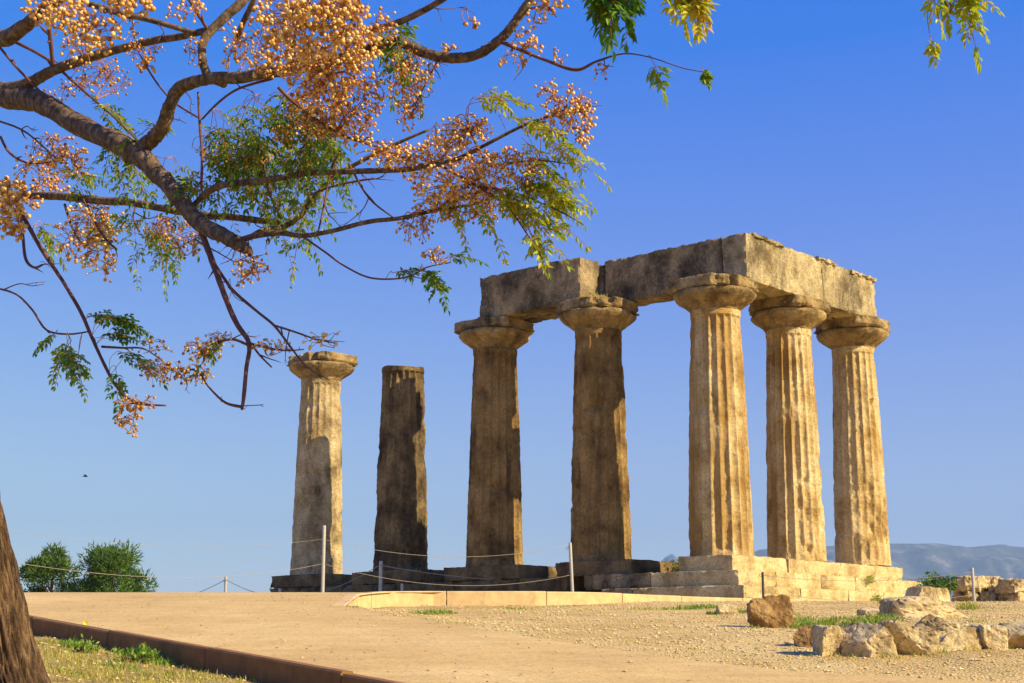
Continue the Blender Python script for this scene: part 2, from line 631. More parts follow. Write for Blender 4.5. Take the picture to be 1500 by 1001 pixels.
xs = axis(-13000, -9.0, 15.0, 13000, 0.14)
ys = axis(-3000, 9.0, 40.0, 13000, 0.14)
nx, ny = len(xs), len(ys)
gv, dry, far = [], [], []
for y in ys:
    for x in xs:
        z = ground_z(x, y)
        gv.append((x, y, z))
        s = (Vector((x, y)) - K0).dot(KN)
        d = 1.0 if (s < 0.05 and y < 30) else 0.0
        if d == 0 and bnd_Y(x) < y:
            kk = kerb2_Y(x)
            d = 0.75 * sstep(0.35, 0.75, 0.5 + 0.6 * fbm((x, y, 5), 0.7, 5.0)) * (0.25 + 0.75 * sstep(kk - 2.2, kk - 0.3, y))
        dry.append(d)
        far.append(sstep(55, 140, math.hypot(x, y)))
gf = [(j * nx + i, j * nx + i + 1, (j + 1) * nx + i + 1, (j + 1) * nx + i) for j in range(ny - 1) for i in range(nx - 1)]
gm = mesh_from("ground", gv, gf)
for nm, dat in (("dry", dry), ("far", far)):
    at = gm.attributes.new(nm, 'FLOAT', 'POINT')
    at.data.foreach_set("value", dat)
tag(link("ground", gm, M_GROUND, smooth=True), kind="structure")

# path sheet
pv, pf = [], []
PYS = [6 + 0.25 * i for i in range(0, 113)]
rows = []
for Y in PYS:
    xl = K0.x + (Y - K0.y) * (K1.x - K0.x) / (K1.y - K0.y)
    # right edge at this Y
    if Y <= BND[0][1]:
        xr = None
        for (x0, y0), (x1, y1) in zip(BND, BND[1:]):
            if y1 <= Y <= y0:
                xr = x0 + (Y - y0) * (x1 - x0) / (y1 - y0)
        if xr is None:
            xr = BND[-1][0]
    elif Y < 30.3:
        xr = None
        for (x0, y0), (x1, y1) in zip(KB, KB[1:]):
            if y0 <= Y <= y1:
                xr = x0 + (Y - y0) * (x1 - x0) / (y1 - y0)
                break
    else:
        xr = KB[3][0] + (Y - 30.3) * 0.4
    xr += 0.02 * fbm((0, Y, 0), 1.2, 9.0) if Y < BND[0][1] else 0.05
    row = []
    for i in range(25):
        X = xl + (xr - xl) * i / 24
        z = zp(Y) + 0.006 * fbm((X, Y, 0), 0.6, 4.0) if 0 < i < 24 else zp(Y)
        row.append(len(pv))
        pv.append((X, Y, z))
    rows.append(row)
for r0, r1 in zip(rows, rows[1:]):
    for i in range(24):
        pf.append((r0[i], r0[i + 1], r1[i + 1], r1[i]))
tag(link("path", mesh_from("path", pv, pf), M_PATH, smooth=True), kind="structure")


# kerbs -----------------------------------------------------------------
def kerb(name, line, ztop, depth, thick, side, mat, seg_gap=3.0):
    """line: list of (x,y) front line; solid strip behind it, in segments with fine joints"""
    g = Geo()
    P = [Vector((x, y)) for x, y in line]
    L = [0.0]
    for a, b in zip(P, P[1:]):
        L.append(L[-1] + (b - a).length)

    def pt(s):
        for i in range(len(P) - 1):
            if s <= L[i + 1] + 1e-6:
                t = (s - L[i]) / (L[i + 1] - L[i])
                d = (P[i + 1] - P[i]).normalized()
                return P[i].lerp(P[i + 1], t), Vector((-d.y, d.x)) * side
        d = (P[-1] - P[-2]).normalized()
        return P[-1], Vector((-d.y, d.x)) * side
    s0 = 0.0
    while s0 < L[-1] - 0.05:
        s1 = min(s0 + seg_gap, L[-1])
        n = max(2, int((s1 - s0) / 0.25))
        sec = []
        jz = 0.012 * math.sin(s0 * 12.3)
        for i in range(n + 1):
            s = s0 + 0.011 + (s1 - s0 - 0.022) * i / n
            q, nn = pt(s)
            zt = ztop(q.x, q.y) + jz
            w = 0.004 * nz((q.x, q.y, 0), 3.0, 5)
            pr = [(0, -depth), (0, -0.02), (0.018, 0.0), (thick, 0.0), (thick, -depth)]
            sec.append([Vector((q.x + nn.x * (a + w), q.y + nn.y * (a + w), zt + h)) for a, h in pr])
        vs = [v for c in sec for v in c]
        fs = []
        for i in range(n):
            for k in range(5):
                a, b = i * 5 + k, i * 5 + (k + 1) % 5
                fs.append((a, b, b + 5, a + 5))
        fs += [tuple(range(5)), tuple(n * 5 + k for k in range(4, -1, -1))]
        g.add(vs, fs)
        s0 = s1
    return tag(g.build(name, mat), kind="structure")


kl = [K0 - KD * 9.0, K1 + KD * 6.0]
kerb("path_edging", [(p.x - KN.x * .13, p.y - KN.y * .13) for p in kl], lambda x, y: zp(y) + 0.012, 0.55, 0.13, 1 if Vector((-KD.y, KD.x)).dot(KN) > 0 else -1, M_KERB, 3.2)
kerb("kerb", KB, lambda x, y: zp(y) + 0.012, 0.6, 0.2, 1, M_KERB2, 2.1)

# ------------------------------------------------------------------ stone builders


def block(name, dims, seg=0.12, seed=1.0, rough=0.012, edge=0.05, edge_amp=0.05, shear=None, taper=None):
    """weathered rectangular block, origin at centre of its base"""
    hx, hy, hz = dims[0] / 2, dims[1] / 2, dims[2] / 2
    n = [max(2, min(60, int(round(d / seg)))) for d in dims]
    idx, vs, fs = {}, [], []

    def vid(i, j, k):
        key = (i, j, k)
        if key not in idx:
            idx[key] = len(vs)
            p = Vector((-hx + 2 * hx * i / n[0], -hy + 2 * hy * j / n[1], -hz + 2 * hz * k / n[2]))
            vs.append(p)
        return idx[key]
    for i in range(n[0]):
        for j in range(n[1]):
            fs.append((vid(i, j, 0), vid(i, j + 1, 0), vid(i + 1, j + 1, 0), vid(i + 1, j, 0)))
            fs.append((vid(i, j, n[2]), vid(i + 1, j, n[2]), vid(i + 1, j + 1, n[2]), vid(i, j + 1, n[2])))
    for i in range(n[0]):
        for k in range(n[2]):
            fs.append((vid(i, 0, k), vid(i + 1, 0, k), vid(i + 1, 0, k + 1), vid(i, 0, k + 1)))
            fs.append((vid(i, n[1], k), vid(i, n[1], k + 1), vid(i + 1, n[1], k + 1), vid(i + 1, n[1], k)))
    for j in range(n[1]):
        for k in range(n[2]):
            fs.append((vid(0, j, k), vid(0, j, k + 1), vid(0, j + 1, k + 1), vid(0, j + 1, k)))
            fs.append((vid(n[0], j, k), vid(n[0], j + 1, k), vid(n[0], j + 1, k + 1), vid(n[0], j, k + 1)))
    out = []
    H = (hx, hy, hz)
    for p in vs:
        ds = [H[a] - abs(p[a]) for a in range(3)]
        sd = sorted(ds)
        q = Vector(p)
        e = max(0.0, 1 - sd[1] / edge) if edge > 0 else 0
        er = edge_amp * e * e * max(0.0, 0.3 + 1.2 * fbm(p, 4.5, seed, 3))
        for a in range(3):
            sg = 1 if p[a] > 0 else -1
            if ds[a] < 1e-6:
                q[a] += sg * rough * (0.8 * nz(p, 1.7, seed) + 0.9 * nz(p, 5.0, seed + 2) + 0.9 * nz(p, 12.0, seed + 4))
                q[a] -= sg * er
            elif ds[a] < edge:
                q[a] -= sg * er * 0.6
        if taper:
            t = (p.z + hz) / (2 * hz)
            q.x *= 1 + (taper - 1) * t
            q.y *= 1 + (taper - 1) * t
        if shear:
            q = shear(q)
        q.z += hz
        out.append(q)
    return mesh_from(name, out, fs)


def rock(name, dims, seed, sub=4, sq=4.0, amp=0.16, cuts=4):
    """boulder: squarish ellipsoid with planar breaks and layered noise, base at z=0"""
    bm = bmesh.new()
    bmesh.ops.create_icosphere(bm, subdivisions=sub + 1, radius=1.0)
    rnd = random.Random(seed)
    planes = []
    for _ in range(cuts):
        d = Vector((rnd.gauss(0, 1), rnd.gauss(0, 1), rnd.gauss(0.2, 0.8))).normalized()
        planes.append((d, rnd.uniform(0.58, 0.86)))
    for v in bm.verts:
        d = v.co.normalized()
        k = (abs(d.x) ** sq + abs(d.y) ** sq + abs(d.z) ** sq) ** (-1 / sq)
        p = d * k
        for n, o in planes:
            t = p.dot(n) - o
            if t > 0:
                p -= n * t * 0.92
        cr = abs(nz(p, 1.6, seed + 60))
        if cr < 0.06:
            p *= 1 - 0.07 * (1 - cr / 0.06)
        p *= 1 + amp * (fbm(p, 1.1, seed, 3) * 0.8 + 0.4 * fbm(p, 4.0, seed + 5, 4))
        v.co = Vector((p.x * dims[0] / 2, p.y * dims[1] / 2, (p.z + 0.8) * dims[2] / 1.8))
    me = bpy.data.meshes.new(name)
    bm.to_mesh(me)
    bm.free()
    return me


def shaft_mesh(name, R0, R1, H, seed, wear=0.3, depth=0.06, rough=0.012, flute_top=None, chip=None, broken=False):
    nf, per = 20, 9
    na = nf * per
    nzv = 120
    rnd = random.Random(seed)
    ph = rnd.random()
    vs, fs = [], []
    ft = flute_top if flute_top else H - 0.22
    for k in range(nzv + 1):
        t = k / nzv
        z = H * t
        r0 = R0 + (R1 - R0) * t + 0.018 * math.sin(math.pi * t)
        for a in range(na):
            th = 2 * math.pi * (a / na)
            c, s = math.cos(th), math.sin(th)
            q = ((a / per + ph) % 1.0) * 2 - 1
            P = (c * r0, s * r0, z)
            w = wear + 0.75 * fbm(P, 0.75, seed, 3)
            w = min(1.0, max(0.0, w))
            fl = depth * (1 - abs(q) ** 2.2) * (1 - 0.75 * w)
            if z > ft:
                fl *= 1 - sstep(ft, ft + 0.07, z)
            fl *= 0.25 + 0.75 * sstep(0.0, 0.25, z)
            arr = abs(q) ** 8
            r = r0 - fl - arr * 0.03 * (0.4 + w) * max(0, 0.5 + nz(P, 3.0, seed + 9))
            r += rough * (1.0 * nz(P, 1.3, seed + 1) + nz(P, 4.5, seed + 2) + 1.1 * nz(P, 11.0, seed + 3))
            pit = nz(P, 2.1, seed + 20)
            if pit > 0.38:
                r -= (pit - 0.38) * 0.22
            if chip:
                for (cz, cth, cr, cd) in chip:
                    dth = (th - cth + math.pi) % (2 * math.pi) - math.pi
                    d2 = math.hypot((z - cz), dth * r0) / cr + 0.35 * nz(P, 2.5, seed + 40)
                    if d2 < 1:
                        r -= cd * (1 - d2) ** 0.6 * (1 + 0.6 * nz(P, 5, seed + 33))
            zz = z
            if broken and t > 0.97:
                zz = z + 0.10 * nz((c * r0, s * r0, 0), 1.5, seed) * sstep(0.97, 1.0, t)
            vs.append(Vector((c * r, s * r, zz)))
    for k in range(nzv):
        for a in range(na):
            b = (a + 1) % na
            fs.append((k * na + a, k * na + b, (k + 1) * na + b, (k + 1) * na + a))
    fs.append(tuple(range(na - 1, -1, -1)))
    # capped top with a slightly uneven disc
    base = nzv * na
    prev = [base + a for a in range(na)]
    for ring in (0.66, 0.33):
        cur = []
        for a in range(na):
            p = vs[base + a]
            q = Vector((p.x * ring, p.y * ring, p.z))
            q.z += 0.03 * nz(q, 3.0, seed) if broken else 0
            cur.append(len(vs))
            vs.append(q)
        for a in range(na):
            b = (a + 1) % na
            fs.append((prev[a], prev[b], cur[b], cur[a]))
        prev = cur
    fs.append(tuple(prev))
    return mesh_from(name, vs, fs)


def lathe_noise(name, prof, na, seed, rough, sq=None, bites=(), cap=True, rot=0.0):
    """prof: list of (z, r); sq: superellipse exponent for square plan; bites: (theta,width,depth,z0,z1)"""
    vs, fs = [], []
    for z, r0 in prof:
        for a in range(na):
            th = 2 * math.pi * a / na
            c, s = math.cos(th), math.sin(th)
            r = r0
            if sq:
                cc, ss = math.cos(th - rot), math.sin(th - rot)
                r = r0 * (abs(cc) ** sq + abs(ss) ** sq) ** (-1 / sq)
            P = (c * r, s * r, z * 1.0)
            r += rough * (1.2 * nz(P, 1.4, seed) + 1.1 * nz(P, 3.6, seed + 2) + 0.9 * nz(P, 9.0, seed + 4))
            dz = 0.0
            for (bt, bw, bd, z0, z1) in bites:
                d = abs((th - bt + math.pi) % (2 * math.pi) - math.pi) / bw + 0.3 * nz(P, 2.5, seed + 11)
                if d < 1 and z0 <= z <= z1:
                    r -= bd * min(1, 2.2 * (1 - d)) * (1 + 0.4 * nz(P, 5, seed + 7))
            vs.append(Vector((c * r, s * r, z + rough * 0.5 * nz(P, 4, seed + 8))))
    nr = len(prof)
    for k in range(nr - 1):
        for a in range(na):
            b = (a + 1) % na
            fs.append((k * na + a, k * na + b, (k + 1) * na + b, (k + 1) * na + a))
    fs.append(tuple(range(na - 1, -1, -1)))
    fs.append(tuple((nr - 1) * na + a for a in range(na)))
    return mesh_from(name, vs, fs)


HN, HE, HT = 6.45, 0.50, 7.27           # neck height, echinus height, top of the abacus


def column(a, b, label, mats, seed, wear, k=1.0, cap=True, bites=(), chip=None, height=HN, depth=0.06, half=1.0, sq=8.0, dz=0.0, rough=0.012):
    root = empty("temple_column", T(a, b, dz), RZ_T)
    tag(root, label, "column", "doric columns of the ruined temple")
    R0, R1 = 0.855 * k, 0.66 * k
    r1 = R0 + (R1 - R0) * height / HN
    link("shaft", shaft_mesh("shaft", R0, r1, height, seed, wear, depth, rough, chip=chip, broken=not cap), mats[0], root)
    if cap:
        ce = empty("capital", (0, 0, height))
        ce.parent = root
        prof = [(0.0, R1), (0.02, R1 + .012), (0.05, R1 + .015), (0.06, R1 + 0.045), (0.085, R1 + .05), (0.09, R1 + .075), (0.13, R1 + .13), (0.18, R1 + .20), (0.23, R1 + .27),
                (0.28, R1 + .335), (0.33, R1 + .385), (0.38, R1 + .42), (0.42, R1 + .435), (0.46, R1 + .43), (0.49, R1 + .40), (0.50, R1 + 0.36)]
        rq = random.Random(seed)
        bites = list(bites) + [(math.pi / 4 + k * math.pi / 2 + rq.uniform(-.1, .1), rq.uniform(.2, .42), rq.uniform(.06, .26), 0.52, 1.0) for k in range(4)]
        ec = lathe_noise("echinus", prof, 120, seed + 50, 0.022, bites=bites)
        link("echinus", ec, mats[1], ce)
        z0 = 0.503
        h = HT - height - z0
        ap = [(z0, half * .90), (z0 + .02, half * .97)] + [(z0 + 0.02 + (h - 0.05) * i / 6, half * (1.0 + .01 * math.sin(i))) for i in range(1, 7)] + [(z0 + h - .01, half * .98), (z0 + h, half * .93), (z0 + h + .004, half * .5)]
        ab = lathe_noise("abacus", ap, 200, seed + 70, 0.034, sq=sq, bites=bites)
        link("abacus", ab, mats[1], ce)
    return root


# angle helper: local theta of a world direction (x axis local = UB)
def th_of(wx, wy):
    return math.atan2(wy, wx) - RZ_T


CAMSIDE = th_of(-0.15, -1.0)
LEFTW, RIGHTW = th_of(-1, 0), th_of(1, 0)

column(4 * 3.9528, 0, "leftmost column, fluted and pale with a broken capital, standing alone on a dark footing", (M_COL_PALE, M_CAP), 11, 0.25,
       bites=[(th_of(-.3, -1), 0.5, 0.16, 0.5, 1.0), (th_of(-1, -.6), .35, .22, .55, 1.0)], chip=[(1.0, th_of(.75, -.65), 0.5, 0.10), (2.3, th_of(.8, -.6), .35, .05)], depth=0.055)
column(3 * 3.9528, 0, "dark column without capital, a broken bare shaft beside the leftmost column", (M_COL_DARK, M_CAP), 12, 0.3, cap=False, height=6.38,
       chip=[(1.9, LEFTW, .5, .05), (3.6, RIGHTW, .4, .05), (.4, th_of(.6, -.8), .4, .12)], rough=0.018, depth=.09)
column(2 * 3.9528, 0, "brown shaded column carrying the left end of the architrave", (M_COL_WEATH_SHADE, M_CAP), 13, 0.05, bites=[(th_of(-1, -1), .3, .1, .5, 1.), (RIGHTW, .3, .08, .3, .6)], depth=0.1)
column(1 * 3.9528, 0, "dark brown shaded column under the stepped joint of the architrave, tuft of dry grass on its capital", (M_COL_WEATH_SHADE, M_CAP), 14, 0.12,
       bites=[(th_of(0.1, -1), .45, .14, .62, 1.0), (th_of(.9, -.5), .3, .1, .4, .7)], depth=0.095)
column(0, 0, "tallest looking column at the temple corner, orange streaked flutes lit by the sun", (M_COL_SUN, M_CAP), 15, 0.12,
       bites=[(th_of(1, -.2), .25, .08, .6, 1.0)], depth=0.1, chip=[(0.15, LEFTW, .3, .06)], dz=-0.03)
column(0, 3.6518, "sunlit gold column between the corner column and the rightmost column", (M_COL_GOLD, M_CAP), 16, 0.15, k=0.955,
       bites=[(LEFTW, .4, .06, .4, .9)], depth=0.09, dz=0.02)
column(0, 2 * 3.6518, "rightmost column, pale gold with a deeply pitted lower shaft", (M_COL_GOLD, M_CAP), 17, 0.3, k=0.945,
       chip=[(1.3, th_of(.15, -1), .55, .09), (2.0, th_of(-.1, -1), .4, .06), (.9, th_of(.5, -.9), .4, .06)], depth=0.06, dz=0.04)

# ------------------------------------------------------------------ architrave
ZB, AH = 7.275, 1.28


def local_block(name, a0, a1, b0, b1, z0, h, mat, seed, label=None, cat=None, group=None, parent=None, top=None, **kw):
    me = block(name, (b1 - b0, a1 - a0, h), seed=seed, **kw)
    o = link(name, me, mat, None, False, T((a0 + a1) / 2, (b0 + b1) / 2, z0), (0, 0, RZ_T))
    if label:
        tag(o, label, cat, group)
    return o


GA = "architrave blocks on the temple columns"
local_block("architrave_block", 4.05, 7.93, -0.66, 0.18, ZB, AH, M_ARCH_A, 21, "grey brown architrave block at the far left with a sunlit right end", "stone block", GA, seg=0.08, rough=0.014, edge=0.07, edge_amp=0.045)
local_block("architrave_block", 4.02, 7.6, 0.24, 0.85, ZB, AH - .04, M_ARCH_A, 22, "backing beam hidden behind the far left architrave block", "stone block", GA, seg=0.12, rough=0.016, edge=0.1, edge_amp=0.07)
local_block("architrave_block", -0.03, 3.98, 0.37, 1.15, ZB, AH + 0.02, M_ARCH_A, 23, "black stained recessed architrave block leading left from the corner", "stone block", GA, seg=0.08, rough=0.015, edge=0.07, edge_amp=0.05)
local_block("architrave_block", -0.80, -0.05, 0.37, 4.28, ZB, AH + .02, M_ARCH_B, 24, "pale sunlit architrave block between the corner and the second right column", "stone block", GA, seg=0.08, rough=0.013, edge=0.06, edge_amp=0.04)
local_block("architrave_block", -0.80, -0.05, 4.30, 7.38, ZB, AH, M_ARCH_B, 25, "pale sunlit architrave block over the rightmost column", "stone block", GA, seg=0.08, rough=0.013, edge=0.06, edge_amp=0.04)
local_block("architrave_block", 0.0, 0.7, 1.2, 7.3, ZB, AH - .05, M_ARCH_B, 26, "inner backing beam of the sunlit right side, its underside showing between capitals", "stone block", GA, seg=0.14, rough=0.016, edge=0.1, edge_amp=0.07)
# broken remains of the cornice fillet on top
GF = "broken cornice fillets on top of the architrave"
for i, (b0, b1, hh, lab) in enumerate([(0.65, 1.35, .05, "first thin broken fillet on the architrave top, nearest the corner"), (1.2, 2.2, .10, "thick overhanging fillet stone on the architrave top, second from the corner"),
                                       (4.0, 5.0, .05, "weathered fillet in the middle of the sunlit architrave top"), (5.9, 7.42, .07, "long fillet stone at the right end of the architrave top")]):
    local_block("cornice_fillet", -0.87, -0.25, b0, b1, ZB + AH - 0.05 - (0.05 if i in (1, 3) else 0.0), hh + .05, M_ARCH_B, 30 + i, lab, "cornice", GF, seg=0.06, rough=0.012, edge=0.06, edge_amp=0.06)

# ------------------------------------------------------------------ platform (steps and foundation)
plat = empty("temple_platform", T(0, 0, -1.6), RZ_T)
tag(plat, "stepped cream limestone base under the corner and right hand columns", "platform")


def plat_block(name, a0, a1, b0, b1, z0, h, mat, seed, **kw):
    me = block(name, (b1 - b0, a1 - a0, h), seed=seed, **kw)
    o = link(name, me, mat, plat)
    o.location = ((b0 + b1) / 2, (a0 + a1) / 2, z0 + 1.6)
    return o


kwb = dict(seg=0.11, rough=0.008, edge=0.05, edge_amp=0.03)
rs = random.Random(5)
plat_block("stylobate_block", -0.92, 0.72, -0.90, 1.62, -0.40, 0.40, M_BASE, 41, **kwb)
plat_block("stylobate_block", -0.92, 1.0, 1.72, 4.6, -0.40, 0.39, M_BASE, 42, **kwb)
plat_block("stylobate_block", -0.92, 1.0, 4.61, 7.95, -0.40, 0.40, M_BASE, 43, **kwb)
for b0, b1 in ((-1.3, 0.4), (0.41, 2.6), (2.61, 4.4), (4.41, 6.5), (6.51, 8.35)):
    plat_block("step_block", -1.0 - .35, 1.3, b0, b1, -0.79, 0.387, M_BASE, 50 + b0, **kwb)
for b0, b1 in ((-1.7, 0.9), (0.91, 3.3), (3.31, 5.2), (5.21, 7.2), (7.21, 8.75)):
    plat_block("step_block", -1.4 - .35, 1.6, b0, b1, -1.18, 0.387, M_BASE, 60 + b0, **kwb)
for b0, b1 in ((0.2, 3.0), (3.01, 5.6), (5.61, 8.9)):
    plat_block("foundation_block", -1.9, 1.6, b0, b1, -1.6, 0.417, M_BASE, 70 + b0, **kwb)
# row A: steps leading left from the corner
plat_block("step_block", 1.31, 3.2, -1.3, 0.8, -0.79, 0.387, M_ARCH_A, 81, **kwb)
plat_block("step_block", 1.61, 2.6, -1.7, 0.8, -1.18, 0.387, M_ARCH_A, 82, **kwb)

GS = "stylobate blocks under the shaded columns"
fo = empty("temple_footing", T(10, 0, -1.6), RZ_T)
tag(fo, "long low course of dark stones under the four shaded columns", "footing")
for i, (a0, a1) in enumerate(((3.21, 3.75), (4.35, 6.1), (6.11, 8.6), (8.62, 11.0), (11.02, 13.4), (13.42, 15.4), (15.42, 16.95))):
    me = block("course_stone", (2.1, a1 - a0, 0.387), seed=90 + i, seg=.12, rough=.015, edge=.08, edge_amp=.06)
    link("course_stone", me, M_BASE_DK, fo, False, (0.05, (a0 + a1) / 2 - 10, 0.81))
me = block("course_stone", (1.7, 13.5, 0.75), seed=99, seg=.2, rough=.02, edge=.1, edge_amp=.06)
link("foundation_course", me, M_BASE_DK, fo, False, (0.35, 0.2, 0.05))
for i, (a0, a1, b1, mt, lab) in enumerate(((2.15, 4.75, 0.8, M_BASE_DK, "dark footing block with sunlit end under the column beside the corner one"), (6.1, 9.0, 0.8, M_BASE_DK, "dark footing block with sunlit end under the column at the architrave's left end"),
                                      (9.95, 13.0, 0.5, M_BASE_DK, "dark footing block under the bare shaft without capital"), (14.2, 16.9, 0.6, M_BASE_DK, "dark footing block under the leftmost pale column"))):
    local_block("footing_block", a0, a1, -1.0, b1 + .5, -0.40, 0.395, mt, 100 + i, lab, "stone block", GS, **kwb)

# ------------------------------------------------------------------ rocks and ruined walls


def put_rock(name, x, y, Y, wpx, hpx, dep, seed, mat, label, cat="rock", group=None, sq=4.0, rz=0.0, cuts=4, amp=0.14, sub=4, sink=0.09):
    p = at_y(x, y, Y)
    W, Hh = wpx / FPX * Y, hpx / FPX * Y
    me = rock(name, (W, dep, Hh + sink), seed, sub, sq, amp, cuts)
    o = link(name, me, mat, None, False, (p.x, p.y + dep * 0.3, p.z - sink), (0, 0, rz))
    return tag(o, label, cat, group)


GR = "loose rocks in front of the temple"
put_rock("boulder", 1133, 921, 21.5, 66, 48, 0.55, 3, M_ROCK_BR, "rounded brown boulder standing alone on the gravel in front of the platform", group=GR, sq=3.0, cuts=9, amp=.2)
put_rock("boulder", 1066, 904, 26, 30, 18, 0.3, 4, M_ROCK, "small squarish rock in the grass left of the brown boulder", group=GR, sq=4.5)
put_rock("boulder", 1254, 898, 31, 26, 9, 0.35, 5, M_ROCK, "flat low stone at the foot of the pale platform wall", group=GR, sq=4.5)
put_rock("boulder", 1190, 943, 17.3, 50, 26, 0.4, 28, M_ROCK_BR, "low dark rock at the left end of the foreground stone row", group=GR, sq=3.0)
GW = "stones of the low foreground row"
for (x, y, Y, wp, hp, dp, sd, lab, rz) in [
    (1222, 961, 16.2, 50, 42, .55, 6, "small squared stone at the left end of the foreground row", .15),
    (1272, 963, 16.1, 74, 48, .55, 7, "large pale rounded stone second from the left in the foreground row", .08),
    (1337, 958, 16.3, 80, 50, .6, 8, "broad pitted stone in the middle of the foreground row", -.05),
    (1404, 953, 16.6, 76, 32, .5, 9, "low flat stone right of the pitted middle stone in the foreground row", 0),
    (1448, 949, 16.8, 50, 32, .5, 10, "narrow stone near the right end of the foreground row", .1),
    (1500, 949, 16.9, 80, 36, .5, 12, "long stone at the right frame edge of the foreground row", 0)]:
    put_rock("wall_stone", x, y, Y, wp, hp, dp, sd, M_ROCK, lab, "stone", GW, sq=9.0, rz=rz, cuts=5, amp=.12)
put_rock("wall_stone", 1376, 932, 17.6, 72, 32, .6, 14, M_ROCK, "wedge shaped stone resting on top of the foreground row", "stone", GW, sq=3.5, rz=-.3)
put_rock("stone_slab", 1364, 912, 21.0, 126, 37, .9, 15, M_ROCK, "long tilted slab lying behind the foreground stone row", "slab", GR, sq=5, rz=.12)
put_rock("stone_slab", 1290, 905, 24, 60, 14, .5, 16, M_ROCK, "thin flat slab at the right foot of the pale platform", "slab", GR, sq=5)
GB = "fallen blocks right of the platform"
put_rock("fallen_block", 1352, 888, 34.5, 36, 28, .6, 17, M_ROCK, "left one of two squared blocks under the green shrub", "stone block", GB, sq=7, cuts=2, amp=.07, rz=.2)
put_rock("fallen_block", 1379, 888, 35, 30, 26, .6, 18, M_ROCK, "right one of two squared blocks under the green shrub", "stone block", GB, sq=7, cuts=2, amp=.07, rz=.1)
for i, (x, y, Y, wp, hp) in enumerate([(1330, 880, 30, 18, 10), (1462, 925, 20, 26, 10), (1495, 912, 23, 16, 10), (975, 838, 55, 30, 12)]):
    put_rock("boulder", x, y, Y, wp, hp, .25, 30 + i, M_ROCK, ["small pale stone at the right corner of the platform", "small half buried stone on the bank above the foreground row", "small dark stone on the bank at the right frame edge", "pale stone seen through the gap left of the corner column"][i], group=GR)


def ruin(x0, x1, ytop, ybot, Y, courses, seed, label):
    p0, p1 = at_y(x0, ybot, Y), at_y(x1, ybot, Y)
    z1 = at_y(x0, ytop, Y).z
    root = empty("ruined_wall", ((p0.x + p1.x) / 2, Y, p0.z - .1), 0.35)
    tag(root, label, "ruined wall", "ruined wall stubs on the right")
    zc = 0.0
    tot = z1 - p0.z + .1
    rn = random.Random(seed)
    Wd = p1.x - p0.x
    for i, (fr, parts, inset) in enumerate(courses):
        h = tot * fr
        x = -Wd / 2 + inset * Wd
        wtot = Wd * (1 - 2 * inset)
        for k, wf in enumerate(parts):
            ww = wtot * wf
            me = block("course_stone", (ww * .99, .7, h * .985), seg=.035, seed=seed + i * 7 + k, rough=.035, edge=.16, edge_amp=.16)
            link("course_stone", me, M_ROCK, root, False, (x + ww / 2, 0.1 * rn.random(), zc), (0, 0, rn.uniform(-.06, .06)))
            x += ww
        zc += h
    return root


ruin(1400, 1468, 845, 891, 37.5, [(.3, [.45, .55], .14), (.28, [.4, .6], .08), (.42, [.62, .38], .0)], 200, "stub of ruined wall with a heavy top course, behind the thin post on the right")
ruin(1470, 1545, 849, 892, 37.0, [(.3, [.5, .5], .1), (.3, [.6, .4], .06), (.4, [.5, .5], .0)], 230, "ruined wall stub cut off by the right frame edge")

# ------------------------------------------------------------------ posts and ropes
GP = "posts of the rope fence"


def post(x, ytop, Y, zbase, label, r=0.032, lean=0.0, rings=True, mat=None):
    pt = at_y(x, ytop, Y)
    h = pt.z - zbase
    root = empty("fence_post", (pt.x - lean * h, Y, zbase))
    tag(root, label, "post", GP)
    g = Geo()
    pts = [Vector((lean * h * t, 0, h * t)) for t in (-0.15, 0.0, 0.5, 0.98, 1.0)]
    g.tube(pts, [r, r, r, r, r * .82], 14)
    g.build("pole", mat or M_POST, root, True)
    if rings:
        for zz in (0.90, 0.42):
            e = Geo()
            c = Vector((lean * h * zz - r - .022, -0.01, h * zz))
            e.tube([c + Vector((.028 * math.cos(t), 0, .028 * math.sin(t))) for t in [2 * math.pi * i / 12 for i in range(13)]], .005, 5, cap=False)
            e.build("rope_eye", M_IRON, root)
    return root, h


post(475, 770, 30.3, 2.56, "tall pale post in front of the leftmost column", .036)
post(835, 795, 32.6, 2.5, "leaning pale post in front of the column next to the corner", .036, lean=-0.04)
post(558, 822, 43.5, 2.5, "pale post in front of the bare shaft without capital", .055)
post(589, 855, 43.0, 2.5, "short stub post between the bare shaft and its right neighbour", .04, rings=False)
post(410, 862, 46, 2.5, "tiny stub post left of the tall pale post", .045, rings=False)
post(331, 845, 53, 2.4, "distant slim post against the sky left of the columns", .05)
post(1117, 838, 35.6, 2.38, "thin dark post in front of the platform corner", .03, mat=M_IRON)
post(1424, 832, 35.5, 2.35, "thin pale post in front of the ruined wall stub on the right", .038)
post(-45, 762, 21.0, 1.8, "pale post outside the left frame edge behind the tree trunk", .036)


def rope(name, a, b, sag, label, r=0.0042, cat="rope"):
    g = Geo()
    pts = []
    for i in range(33):
        t = i / 32
        p = a.lerp(b, t)
        p = p - Vector((0, 0, sag * 4 * t * (1 - t)))
        pts.append(p)
    g.tube(pts, r, 5)
    return tag(g.build(name, M_ROPE, None, True), label, cat, "ropes of the fence")


